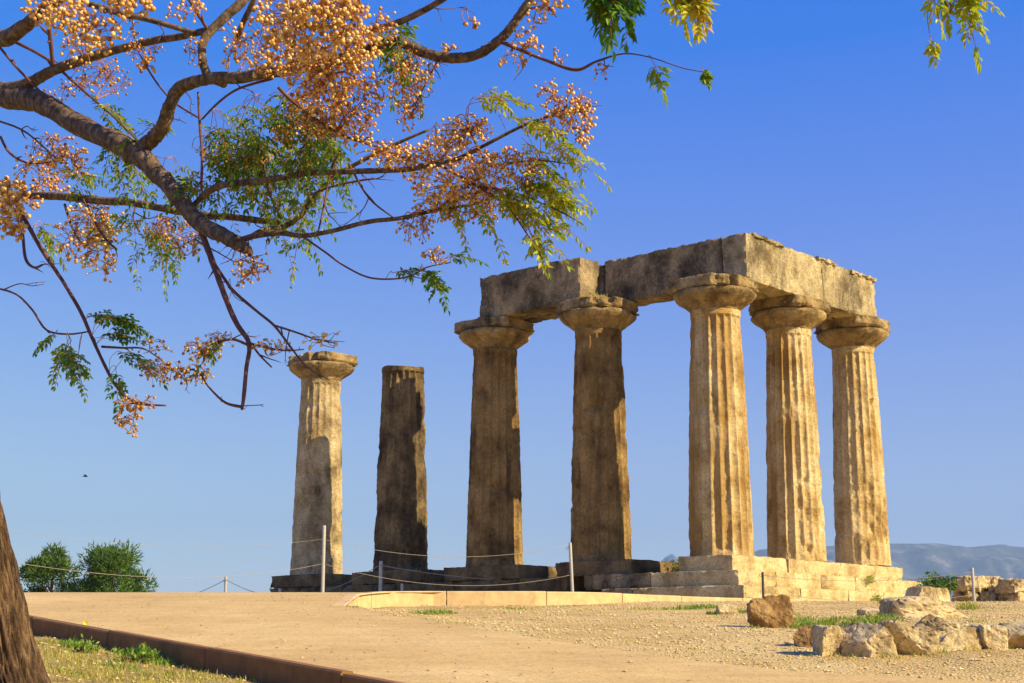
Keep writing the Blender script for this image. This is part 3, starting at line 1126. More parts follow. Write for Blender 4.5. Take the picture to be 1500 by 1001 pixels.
A1, A2 = at_y(473, 790, 30.27), at_y(473, 826, 30.27)
B1, B2 = at_y(832, 799, 32.57), at_y(834, 843, 32.57)
L1_, L2_ = at_y(-45, 768, 21), at_y(-45, 812, 21)
C1_ = at_y(556, 828, 43.45)
D1 = at_y(331, 849, 53)
rope("rope", A1, B1, 0.30, "upper rope from the tall post to the leaning post")
rope("rope", A2, B2, 0.32, "lower rope from the tall post to the leaning post")
rope("rope", L1_, A1, 0.22, "upper rope running left from the tall post across the sky", .0022)
rope("rope", L2_, A2, 0.30, "lower rope running left from the tall post, in front of the green trees", .0035)
rope("rope", D1, C1_, 0.75, "far rope from the distant slim post to the post before the bare shaft", .012)
rope("rope", D1, at_y(200, 880, 60), 0.3, "far rope running down left from the distant slim post", .012)
rope("rope", C1_, at_y(1000, 846, 41), 0.3, "far rope crossing the shaded columns near their feet", .01)
E1, E2 = at_y(1117, 843, 35.57), at_y(1117, 866, 35.57)
F1, F2 = at_y(1424, 838, 35.47), at_y(1424, 872, 35.47)
rope("rope", E1, F1, 0.17, "upper rope in front of the pale platform wall", .006)
rope("rope", E2, F2, 0.2, "lower rope in front of the pale platform wall", .006)

# ------------------------------------------------------------------ vegetation on the ground
rg = random.Random(77)


def blades(g, p, n, spread, h, tint0, tint1, wid=0.012, flat=0.5):
    for _ in range(n):
        a = rg.uniform(0, 2 * math.pi)
        r = spread * math.sqrt(rg.random())
        q = Vector((p.x + r * math.cos(a), p.y + r * math.sin(a), 0))
        q.z = max(ground_z(q.x, q.y), -50) - 0.01
        hh = h * rg.uniform(0.4, 1.1) * (1 - 0.4 * r / max(spread, 1e-3))
        d = rg.uniform(0, 2 * math.pi)
        ln = hh * flat * rg.uniform(.2, 1.3)
        D = Vector((math.cos(d), math.sin(d), 0))
        sd = Vector((-D.y, D.x, 0)) * wid * rg.uniform(.6, 1.3)
        m = q + D * ln * .4 + Vector((0, 0, hh * .65))
        t = q + D * ln + Vector((0, 0, hh))
        g.add([q - sd, q + sd, m + sd * .8, m - sd * .8, t], [(0, 1, 2, 3), (3, 2, 4)], 0, rg.uniform(tint0, tint1))


def gp(x, y):
    return hit(x, y, ground_z)


gg = Geo()
for (x, y, n, sp, h, t0, t1) in [(635, 899, 260, .42, .13, .1, .6), (610, 900, 60, .5, .08, .3, .9), (760, 893, 160, .4, .08, .2, .8), (740, 892, 60, .5, .07, .4, .9), (520, 890, 60, .15, .06, .2, .7),
                                 (960, 893, 160, .5, .1, .3, .8), (1000, 893, 220, .4, .12, .1, .6), (1030, 892, 260, .35, .17, .05, .55), (1050, 900, 120, .2, .12, .1, .5), (1088, 898, 160, .3, .16, .1, .6),
                                 (1172, 912, 150, .25, .16, .2, .7), (1190, 918, 260, .35, .16, .15, .65), (1212, 912, 150, .3, .14, .2, .6), (1240, 914, 150, .3, .13, .3, .7), (1265, 912, 220, .3, .16, .2, .65), (1292, 911, 160, .25, .16, .2, .6),
                                 (1340, 903, 90, .2, .2, .3, .8), (1418, 893, 160, .22, .3, .3, .95), (870, 893, 60, .5, .06, .4, .9), (930, 893, 80, .5, .07, .4, .9), (1150, 902, 80, .4, .1, .5, 1.)]:
    blades(gg, gp(x, y), int(n * 0.8), sp, h * rg.uniform(.7, 1), t0 + .12, min(1, t1 + .2), 0.009, .9)
for (x, y, n, sp, h, t0, t1) in [(115, 950, 160, .25, .16, .1, .6), (100, 945, 60, .3, .1, .3, .8), (185, 945, 60, .1, .3, .4, .9), (205, 965, 180, .25, .17, .1, .5), (235, 972, 120, .25, .12, .1, .6), (180, 980, 60, .2, .1, .2, .7),
                                 (285, 965, 40, .05, .26, .3, .8), (320, 985, 90, .3, .1, .4, .9), (150, 975, 50, .3, .07, .5, 1), (255, 990, 80, .4, .08, .5, 1), (90, 985, 60, .3, .08, .5, 1), (365, 990, 60, .3, .08, .5, 1)]:
    blades(gg, gp(x, y), int(n * 1.3), sp, h, t0, t1, 0.008, .8)
for _ in range(240):
    x, y = rg.uniform(60, 420), rg.uniform(930, 1003)
    p = gp(x, y)
    if (Vector((p.x, p.y)) - K0).dot(KN) < -0.15:
        blades(gg, p, 26, .3, rg.uniform(.04, .12), .72, 1.0, 0.0045, 1.1)
for (x, y) in [(1205, 962), (1240, 964), (1300, 964), (1350, 962), (1375, 956), (1425, 953), (1470, 951), (1108, 921), (1160, 922), (1058, 905), (1310, 912), (1420, 912), (1445, 892), (1475, 893)]:
    blades(gg, gp(x, y), 26, .16, .09, .45, 1.0, .006, 1.0)
for _ in range(60):
    x, y = rg.uniform(640, 1490), rg.uniform(893, 985)
    p = gp(x, y)
    if bnd_Y(p.x) + .1 < p.y < kerb2_Y(p.x) - .1:
        blades(gg, p, 12, .12, .06, .6, 1.0, .005, 1.1)
tag(gg.build("grass", M_GRASS), kind="stuff", label="tufts of short green and dry grass on the gravel and beside the path", cat="grass")

# dry grass on the capital and on the architrave
g = Geo()
for _ in range(300):
    c = T(3.75 + rg.uniform(-.35, .35), -0.75 + rg.uniform(-.02, .8), HT + rg.uniform(-.02, .03))
    hh = rg.uniform(.04, .17)
    D = Vector((rg.gauss(0, 1), rg.gauss(0, 1), 0)) * .09
    s = Vector((rg.gauss(0, 1), rg.gauss(0, 1), 0)).normalized() * .007
    g.add([c - s, c + s, c + D * .5 + Vector((0, 0, hh * .7)) + s * .7, c + D + Vector((0, 0, hh))], [(0, 1, 2), (0, 2, 3)], 0, rg.uniform(.93, 1.0))
tag(g.build("dry_grass", M_GRASS), "tuft of dry yellow grass on the capital under the architrave joint", "grass", kind="stuff")
g = Geo()
for _ in range(60):
    c = T(-.6 + rg.uniform(-.1, .1), 5.2 + rg.uniform(-.4, .4), ZB + AH - .02)
    hh = rg.uniform(.1, .42)
    D = Vector((rg.gauss(0, 1), rg.gauss(0, 1), 0)) * .12
    s = Vector((rg.gauss(0, 1), rg.gauss(0, 1), 0)).normalized() * .004
    g.add([c - s, c + s, c + D + Vector((0, 0, hh))], [(0, 1, 2)], 0, rg.uniform(.8, 1.0))
tag(g.build("dry_weed", M_GRASS), "wispy dry weed growing on top of the sunlit architrave", "weed")


def bush(name, p, w, h, label, mats, seed, n=900, leaf=.05, t0=0.0, t1=1.0, cat="shrub"):
    r = random.Random(seed)
    root = empty(name, p)
    tag(root, label, cat)
    g, st = Geo(), Geo()
    lobes = [(Vector((r.gauss(0, .28) * w, r.gauss(0, .2) * w, h * r.uniform(.3, .8))), r.uniform(.2, .34) * w) for _ in range(9)]
    for c, rr in lobes:
        st.tube([Vector((0, 0, -.05)), c * .5 + Vector((0, 0, .02)), c], [.02, .014, .006], 5)
    for _ in range(n):
        c, rr = r.choice(lobes)
        d = Vector((r.gauss(0, 1), r.gauss(0, 1), r.gauss(0, 1))).normalized()
        q = c + d * rr * r.uniform(.5, 1.05)
        q.z = max(q.z * 1.0, 0.02)
        a = Vector((r.gauss(0, 1), r.gauss(0, 1), r.gauss(.3, 1))).normalized()
        b = a.cross(Vector((r.gauss(0, 1), r.gauss(0, 1), r.gauss(0, 1)))).normalized()
        L = leaf * r.uniform(.6, 1.3)
        g.add([q, q + a * L * .5 + b * L * .22, q + a * L, q + a * L * .5 - b * L * .22], [(0, 1, 2, 3)], 0, r.uniform(t0, t1))
    g.build("foliage", mats, root)
    st.build("stem", M_TWIG, root)
    return root


bush("shrub", at_y(1374, 880, 36.5), .8, .55, "low dark green shrub between the fallen blocks and the ruined wall", M_PINE, 5, 1600, .09)
bush("shrub", T(2.2, 0.9, -0.42), 1.0, .35, "dark little shrub in the gap left of the corner column", M_PINE, 6, 500, .08, 0, .4)
bush("weed", gp(205, 972), .45, .15, "broad leaved green weed at the foot of the path edging", M_GRASS, 7, 330, .06, 0.15, .75, "weed")
bush("weed", gp(115, 956), .36, .12, "small leafy weed between the trunk and the path edging", M_GRASS, 8, 200, .055, 0.2, .8, "weed")
g = Geo()
for bb, zz in ((5.0, -0.45), (4.6, -1.0)):
    for _ in range(140):
        c = T(-1.38 if zz > -.8 else -1.79, bb + rg.gauss(0, .12), zz + rg.gauss(0, .05))
        D = (-UA) * rg.uniform(.02, .12) + Vector((rg.gauss(0, .08), rg.gauss(0, .08), rg.gauss(-.03, .09)))
        s = Vector((0, 0, 1)) * .01
        g.add([c - s, c + D * .6 + s, c + D, c + D * .6 - s], [(0, 1, 2, 3)], 0, rg.uniform(.4, 1.))
tag(g.build("wall_weed", M_GRASS), "dry weeds rooted in the joints of the pale platform wall", "weed")

# yellow flower on the edging
yf = empty("yellow_flower", at_y(125, 921, 20.6))
tag(yf, "single yellow flower at the path edging near the trunk", "flower")
g = Geo()
g.tube([Vector((0, 0, -.1)), Vector((.005, 0, .0)), Vector((0, 0, .07))], .004, 5)
g.build("stem", M_GRASS, yf)
g = Geo()
for i in range(12):
    a = 2 * math.pi * i / 12
    d = Vector((math.cos(a), -.35, math.sin(a))).normalized()
    t = Vector((-math.sin(a), 0, math.cos(a)))
    c = Vector((0, 0, .075))
    g.add([c, c + d * .02 + t * .009, c + d * .038, c + d * .02 - t * .009], [(0, 1, 2, 3)])
g.build("petals", M_YELLOW, yf)

# gravel stones
g = Geo()
rs = random.Random(9)


def pebble(X, Y, z, s, tn):
    vs = []
    for d in ((1, 0, 0), (-1, 0, 0), (0, 1, 0), (0, -1, 0), (0, 0, 1), (0, 0, -.6)):
        k = s * rs.uniform(.7, 1.25)
        vs.append(Vector((X + d[0] * k * 1.3 + rs.gauss(0, .2) * s, Y + d[1] * k * 1.3, z + d[2] * k * .7 + s * .2)))
    g.add(vs, [(0, 2, 4), (2, 1, 4), (1, 3, 4), (3, 0, 4), (2, 0, 5), (1, 2, 5), (3, 1, 5), (0, 3, 5)], 0, tn)


cnt = 0
while cnt < 15000:
    X, Yg = rs.uniform(-4, 11), rs.uniform(13, 34)
    if abs(X) > 0.36 * Yg:
        continue
    if bnd_Y(X) + 0.03 < Yg < kerb2_Y(X) - .05 and X > BND[0][0]:
        if fbm((X, Yg, 0), 0.9, 44, 3) < rs.uniform(-.75, .5):
            continue
        z = ground_z(X, Yg)
    elif Yg < 29 and rs.random() < 0.02 and (Vector((X, Yg)) - K0).dot(KN) > .2:
        z = zp(Yg)
    else:
        continue
    s = 0.0055 * (1 + rs.expovariate(.9))
    s = min(s, .024)
    pebble(X, Yg, z, s, min(1, max(0, rs.gauss(.6, .2))))
    cnt += 1
cnt = 0
while cnt < 700:
    p = Vector((rs.uniform(-7, -1.5), rs.uniform(10, 22)))
    if (p - K0).dot(KN) < -0.2:
        pebble(p.x, p.y, ground_z(p.x, p.y), min(.026, .008 * (1 + rs.expovariate(.8))), rs.uniform(.1, .8))
        cnt += 1
tag(g.build("gravel", M_GRAVEL), kind="stuff", label="loose gravel strewn over the earth beside the path", cat="gravel")


# fallen leaflets and specks on the path
g = Geo()
for _ in range(420):
    X, Yg = rs.uniform(-7, 4), rs.uniform(13, 29)
    if (Vector((X, Yg)) - K0).dot(KN) < .1 or Yg > bnd_Y(X) - .1 or abs(X) > .36 * Yg:
        continue
    c = Vector((X, Yg, zp(Yg) + .012))
    a = rs.uniform(0, 6.28)
    d = Vector((math.cos(a), math.sin(a), 0)) * rs.uniform(.01, .035)
    e = Vector((-d.y, d.x, 0)) * .4
    g.add([c - d, c + e + Vector((0, 0, .006)), c + d + Vector((0, 0, .012)), c - e], [(0, 1, 2, 3)], 0, rs.choice((.0, .0, .05, .9, .95)))
tag(g.build("leaf_litter", tint_mat("dry fallen leaf", [(0.0, (0.12, 0.07, 0.03)), (1.0, (0.45, 0.3, 0.08))], 0.8)), kind="stuff", label="small dry leaves scattered over the path", cat="leaf litter")


# ------------------------------------------------------------------ background trees


def pine(x, ytop, ybot, wpx, Y, seed, label):
    r = random.Random(seed)
    top = at_y(x, ytop, Y)
    zg = ground_z(top.x, Y)
    H = top.z - zg
    Wd = wpx / FPX * Y
    root = empty("pine_tree", (top.x, Y, zg))
    tag(root, label, "tree", "green trees beyond the crest on the left")
    t = Geo()
    t.tube([Vector((0, 0, -.2)), Vector((.1, 0, H * .35)), Vector((0, .1, H * .8))], [.22, .16, .06], 8)
    tr = t.build("trunk", M_LIMB, root, True)
    g, br = Geo(), Geo()
    lobes = []
    for k in range(24):
        z = H * r.uniform(.2, .93)
        q = (z / H - .2) / .8
        rad = Wd * .5 * math.sqrt(max(.02, 1 - q ** 2.2)) * 1.0
        a = r.uniform(0, 2 * math.pi)
        rr = rad * r.uniform(.3, 1.0)
        lobes.append((Vector((rr * math.cos(a), rr * math.sin(a), z)), Wd * r.uniform(.1, .27)))
        br.tube([Vector((0, 0, z * .75)), lobes[-1][0]], [.05, .015], 4)
    for c, rad in lobes:
        for _ in range(430):
            d = Vector((r.gauss(0, 1), r.gauss(0, 1), r.gauss(0, .8))).normalized()
            q = c + d * rad * (0.45 + .6 * r.random())
            a = (d + Vector((r.gauss(0, .5), r.gauss(0, .5), r.gauss(.4, .5)))).normalized()
            b = a.cross(Vector((r.gauss(0, 1), r.gauss(0, 1), r.gauss(0, 1)))).normalized()
            L = r.uniform(.18, .4)
            tn = min(1, max(0, r.gauss(.5, .22)))
            g.add([q - b * L * .12, q + b * L * .12, q + a * L + b * L * .02, q + a * L - b * L * .02], [(0, 1, 2, 3)], 0, tn)
            b2 = a.cross(b)
            g.add([q - b2 * L * .12, q + b2 * L * .12, q + a * L * .8], [(0, 1, 2)], 0, tn)
    g.build("crown", M_PINE, root)
    br.build("branches", M_LIMB, root)


pine(78, 800, 866, 92, 95, 1, "left, looser one of the two green trees beyond the crest behind the trunk")
pine(166, 801, 868, 108, 92, 2, "right, denser one of the two green trees beyond the crest")

# ------------------------------------------------------------------ mountains
mm, nt, b = new_mat("mountain scrub and rock", 1.0)
v = coords(nt, rnd=False)
f = noise_tex(nt, v, 0.007, 10, 0.75)
nt.links.new(ramp(nt, f, [(0.42, (0.08, 0.09, 0.055)), (0.55, (0.14, 0.14, 0.085)), (0.63, (0.3, 0.27, 0.22))]), b.inputs["Base Color"])


def ridge(name, prof, Y, depth, seed, amp):
    vs, fs = [], []
    nxm, nym = 260, 46
    x0, x1 = prof[0][0], prof[-1][0]
    for j in range(nym):
        t = j / (nym - 1)
        for i in range(nxm):
            x = x0 + (x1 - x0) * i / (nxm - 1)
            for (xa, ya), (xb, yb) in zip(prof, prof[1:]):
                if xa <= x <= xb:
                    u = (x - xa) / (xb - xa)
                    yy = ya + (yb - ya) * u
                    break
            top = at_y(x, yy, Y)
            X = (x - CX) / FPX * Y * 1.02
            s = t if t < .6 else .6 + (t - .6)
            env = math.sin(math.pi * .5 * min(1, t / .62)) if t < .62 else math.cos(math.pi * .5 * (t - .62) / .38)
            Yv = Y - depth * .62 + depth * t
            rg_ = 1 - abs(fbm((X, Yv, 0), 1 / 900.0, seed, 5))
            z = -75 + (top.z + 75) * env * (1 - amp * (1 - rg_) * (1.0 if t < .5 else max(.12, 1 - 7 * abs(t - .5) if t < .62 else .12)))
            z += (top.z + 75) * .02 * fbm((X, Yv, 0), 1 / 300., seed + 3, 4)
            vs.append((X, Yv, z))
    for j in range(nym - 1):
        for i in range(nxm - 1):
            a = j * nxm + i
            fs.append((a, a + 1, a + nxm + 1, a + nxm))
    return tag(link(name, mesh_from(name, vs, fs), mm, smooth=True), kind="structure")


ridge("mountain", [(1020, 850), (1060, 822), (1107, 803), (1160, 800), (1215, 797), (1300, 795), (1360, 797), (1410, 800), (1450, 799), (1480, 801), (1560, 808), (1700, 800), (1900, 830)], 8000, 3000, 4, .5)
ridge("mountain", [(900, 860), (940, 838), (955, 830), (968, 817), (978, 812), (988, 819), (1000, 814), (1015, 822), (1060, 826), (1120, 850)], 11000, 1500, 9, .35)

# ------------------------------------------------------------------ the chinaberry tree
TB = gp(12, 1000)
tree = empty("chinaberry_tree", (0, 0, 0))
tag(tree, "leaning tree with furrowed trunk at the left edge and branches full of yellow berries", "tree")
rt = random.Random(8)
SAMPLES = []                              # (px, py, point, radius)


def branch(name, pts, mat, sides=10, bmp=0.10, parent=None, sub=6, seed=1.0, fork=0):
    """pts: (x, y, width_px, depth)"""
    sub = 16 if name == 'limb' else sub
    C = catmull([(p[0], p[1], p[3]) for p in pts], sub)
    R = catmull([(p[2], 0, 0) for p in pts], sub)
    P = [at_y(c.x, c.y, c.z) for c in C]
    rad = [max(0.0012, abs(r.x) * (.72 if name == 'limb' else .82) / 2 / FPX * c.z) for r, c in zip(R, C)]
    P = [p + Vector((nz(p, 3.0, seed), nz(p, 3.0, seed + 5), nz(p, 3.0, seed + 9))) * min(r * .5, .012) for p, r in zip(P, rad)]
    for c, p in zip(C, P):
        SAMPLES.append((c.x, c.y, p))
    g = Geo()
    g.tube(P, rad, sides, bump=bmp, seed=seed)
    if fork:
        for k in range(fork):
            i = rt.randrange(2, len(P) - 2)
            d = (P[i + 1] - P[i]).normalized() + Vector((rt.gauss(0, .6), rt.gauss(0, .4), rt.gauss(0, .6)))
            L = rt.uniform(.02, .06)
            g.tube([P[i], P[i] + d * L * .5 + Vector((0, 0, rt.gauss(0, .008))), P[i] + d * L], [rad[i] * .8, rad[i] * .6, .0011], 5)
    return g.build(name, mat, tree, True)


# trunk as one furrowed mesh, continuing out of the frame to the fork
tp = catmull([(2, 1022, 12.0), (-6, 985, 12.0), (-14, 930, 12.0), (-28, 850, 12.0), (-46, 770, 11.95), (-66, 660, 11.7), (-100, 520, 11.2), (-110, 380, 10.6), (-100, 250, 9.9)], 26)
tr_ = catmull([(132, 0, 0), (120, 0, 0), (112, 0, 0), (103, 0, 0), (95, 0, 0), (88, 0, 0), (86, 0, 0), (80, 0, 0), (70, 0, 0)], 26)
P = [at_y(c.x, c.y, c.z) for c in tp]
vs, fs = [], []
ns = 300
for i, p in enumerate(P):
    r = tr_[i].x / 2 / FPX * tp[i].z
    t = (P[min(i + 1, len(P) - 1)] - P[max(i - 1, 0)]).normalized()
    u = t.cross(Vector((0, 1, 0))).normalized()
    v2 = t.cross(u)
    for k in range(ns):
        a = 2 * math.pi * k / ns
        d = u * math.cos(a) + v2 * math.sin(a)
        q = (math.cos(a) * 1.0, math.sin(a) * 1.0, p.z * 0.32)
        rd = abs(noise.noise(Vector((q[0] * 4.2, q[1] * 4.2, q[2] * 4.0)))) * 1.5
        rd2 = abs(noise.noise(Vector((q[0] * 9 + 4, q[1] * 9, q[2] * 8.0))))
        crk = abs(noise.noise(Vector((q[0] * 3.4 + 9, q[1] * 3.4, q[2] * 2.6))) + 0.25 * noise.noise(Vector((q[0] * 11, q[1] * 11, q[2] * 9))))
        rr = r * (0.9 + 0.12 * min(1, rd * 1.9) + 0.08 * min(1, rd2 * 2) + 0.05 * nz(q, 1.3, 2) - 0.13 * max(0.0, 1 - crk / 0.1) + 0.02 * noise.noise(Vector((q[0] * 24, q[1] * 24, q[2] * 20))))
        vs.append(p + d * rr)
for i in range(len(P) - 1):
    for k in range(ns):
        a, b_ = i * ns + k, i * ns + (k + 1) % ns
        fs.append((a, b_, b_ + ns, a + ns))
fs.append(tuple(range(ns)))
fs.append(tuple((len(P) - 1) * ns + k for k in range(ns - 1, -1, -1)))
link("trunk", mesh_from("trunk", vs, fs), M_TRUNK, tree, True)

branch("limb", [(-104, 300, 70, 10.2), (-100, 200, 66, 9.6), (-70, 130, 60, 8.9), (-30, 128, 54, 8.5), (10, 140, 50, 8.2), (60, 152, 48, 7.9), (130, 190, 46, 7.55), (200, 224, 44, 7.2), (240, 265, 38, 7.05), (290, 325, 35, 6.85), (335, 350, 32, 6.65), (358, 362, 26, 6.6), (367, 372, 14, 6.58)], M_LIMB, 32, .16, seed=1)
branch("limb", [(185, 232, 30, 7.3), (210, 216, 33, 7.2), (238, 190, 30, 7.1), (252, 150, 28, 7.0), (266, 126, 28, 6.95), (300, 116, 26, 6.8), (345, 116, 26, 6.6), (400, 106, 25, 6.4), (470, 92, 23, 6.2), (530, 74, 22, 6.05), (575, 62, 20, 6.0), (605, 72, 21, 5.95), (640, 84, 23, 5.9), (690, 84, 22, 5.85), (733, 58, 20, 5.8), (760, 25, 19, 5.75), (790, -20, 18, 5.7), (840, -80, 14, 5.6)], M_LIMB, 26, .16, seed=2)
branch("limb", [(-60, 140, 34, 8.8), (0, 134, 30, 8.2), (45, 121, 26, 8.0), (85, 99, 23, 7.8), (150, 78, 20, 7.5), (220, 62, 17, 7.3), (280, 50, 15, 7.1), (312, 42, 14, 7.0)], M_LIMB, 12, .1, seed=3)
branch("limb", [(330, 124, 20, 6.7), (305, 110, 19, 6.75), (297, 80, 18, 6.75), (302, 55, 19, 6.8), (330, 25, 21, 6.8), (362, -8, 21, 6.8), (420, -90, 18, 6.9)], M_LIMB, 12, .1, seed=4)
branch("limb", [(345, 62, 10, 6.8), (355, 35, 13, 6.7), (372, 0, 12, 6.6), (390, -40, 11, 6.5)], M_LIMB, 10, .1, seed=5)
branch("limb", [(-110, 330, 26, 10.4), (-50, 300, 20, 9.2), (20, 288, 15, 8.6), (70, 286, 17, 8.2), (130, 291, 18, 7.9), (200, 299, 16, 7.6), (300, 315, 15, 7.3), (370, 323, 14, 7.1), (412, 326, 12, 7.0)], M_LIMB, 12, .12, seed=6)
branch("branch", [(362, 350, 9, 6.62), (385, 338, 11, 6.7), (415, 332, 11, 6.8), (440, 316, 10, 6.75), (465, 285, 9, 6.7), (492, 258, 9, 6.65), (530, 236, 8, 6.6), (575, 213, 7, 6.55), (628, 190, 5, 6.5)], M_LIMB, 10, .1, seed=7)
branch("branch", [(285, 300, 10, 7.0), (312, 278, 13, 6.85), (350, 268, 12, 6.75), (420, 259, 12, 6.6), (470, 251, 12, 6.5), (530, 250, 11, 6.35), (600, 247, 10, 6.2), (660, 236, 9, 6.1), (705, 216, 7, 6.05), (760, 188, 6, 6.0), (800, 172, 5, 5.95), (830, 160, 3, 5.9)], M_LIMB, 10, .1, seed=8)
branch("branch", [(345, 354, 12, 6.65), (372, 346, 11, 6.6), (410, 342, 10, 6.55), (445, 346, 9, 6.5), (490, 338, 9, 6.4), (540, 325, 9, 6.3), (590, 319, 8, 6.25), (640, 307, 7, 6.2), (690, 300, 5, 6.15), (720, 290, 3, 6.1)], M_LIMB, 10, .1, seed=9)
branch("branch", [(290, 325, 12, 6.85), (304, 365, 12, 6.8), (322, 412, 11, 6.7), (345, 470, 10, 6.6), (365, 503, 9, 6.55), (361, 540, 8, 6.5), (357, 580, 8, 6.48), (354, 600, 5, 6.47)], M_TWIG, 8, .1, seed=10)
branch("branch", [(20, 292, 8, 8.5), (35, 320, 8, 8.3), (60, 365, 8, 8.1), (92, 412, 7, 7.9), (118, 458, 7, 7.7), (137, 500, 6, 7.6), (156, 540, 6, 7.5), (172, 568, 5, 7.45), (200, 590, 5, 7.4), (243, 594, 3, 7.35)], M_TWIG, 8, .08, seed=11)
branch("branch", [(-60, 20, 40, 8.8), (0, 58, 34, 8.0), (30, 42, 28, 7.8), (60, 20, 22, 7.6), (100, -12, 18, 7.4)], M_LIMB, 12, .12, seed=12)
branch("branch", [(130, 6, 12, 7.3), (170, 18, 12, 7.2), (220, 30, 11, 7.1), (280, 46, 10, 7.05), (310, 50, 9, 7.0)], M_LIMB, 10, .08, seed=13)
branch("branch", [(735, 62, 9, 5.8), (760, 72, 7, 5.75), (800, 88, 6, 5.7), (845, 102, 7, 5.65), (875, 90, 5, 5.6), (915, 79, 3, 5.55), (955, 85, 2.2, 5.5), (1000, 100, 2, 5.45), (1032, 106, 1.5, 5.4)], M_TWIG, 7, .08, seed=14)
branch("branch", [(545, 45, 12, 6.0), (590, 30, 13, 5.9), (640, 5, 12, 5.8), (700, -35, 10, 5.7)], M_LIMB, 10, .08, seed=15)
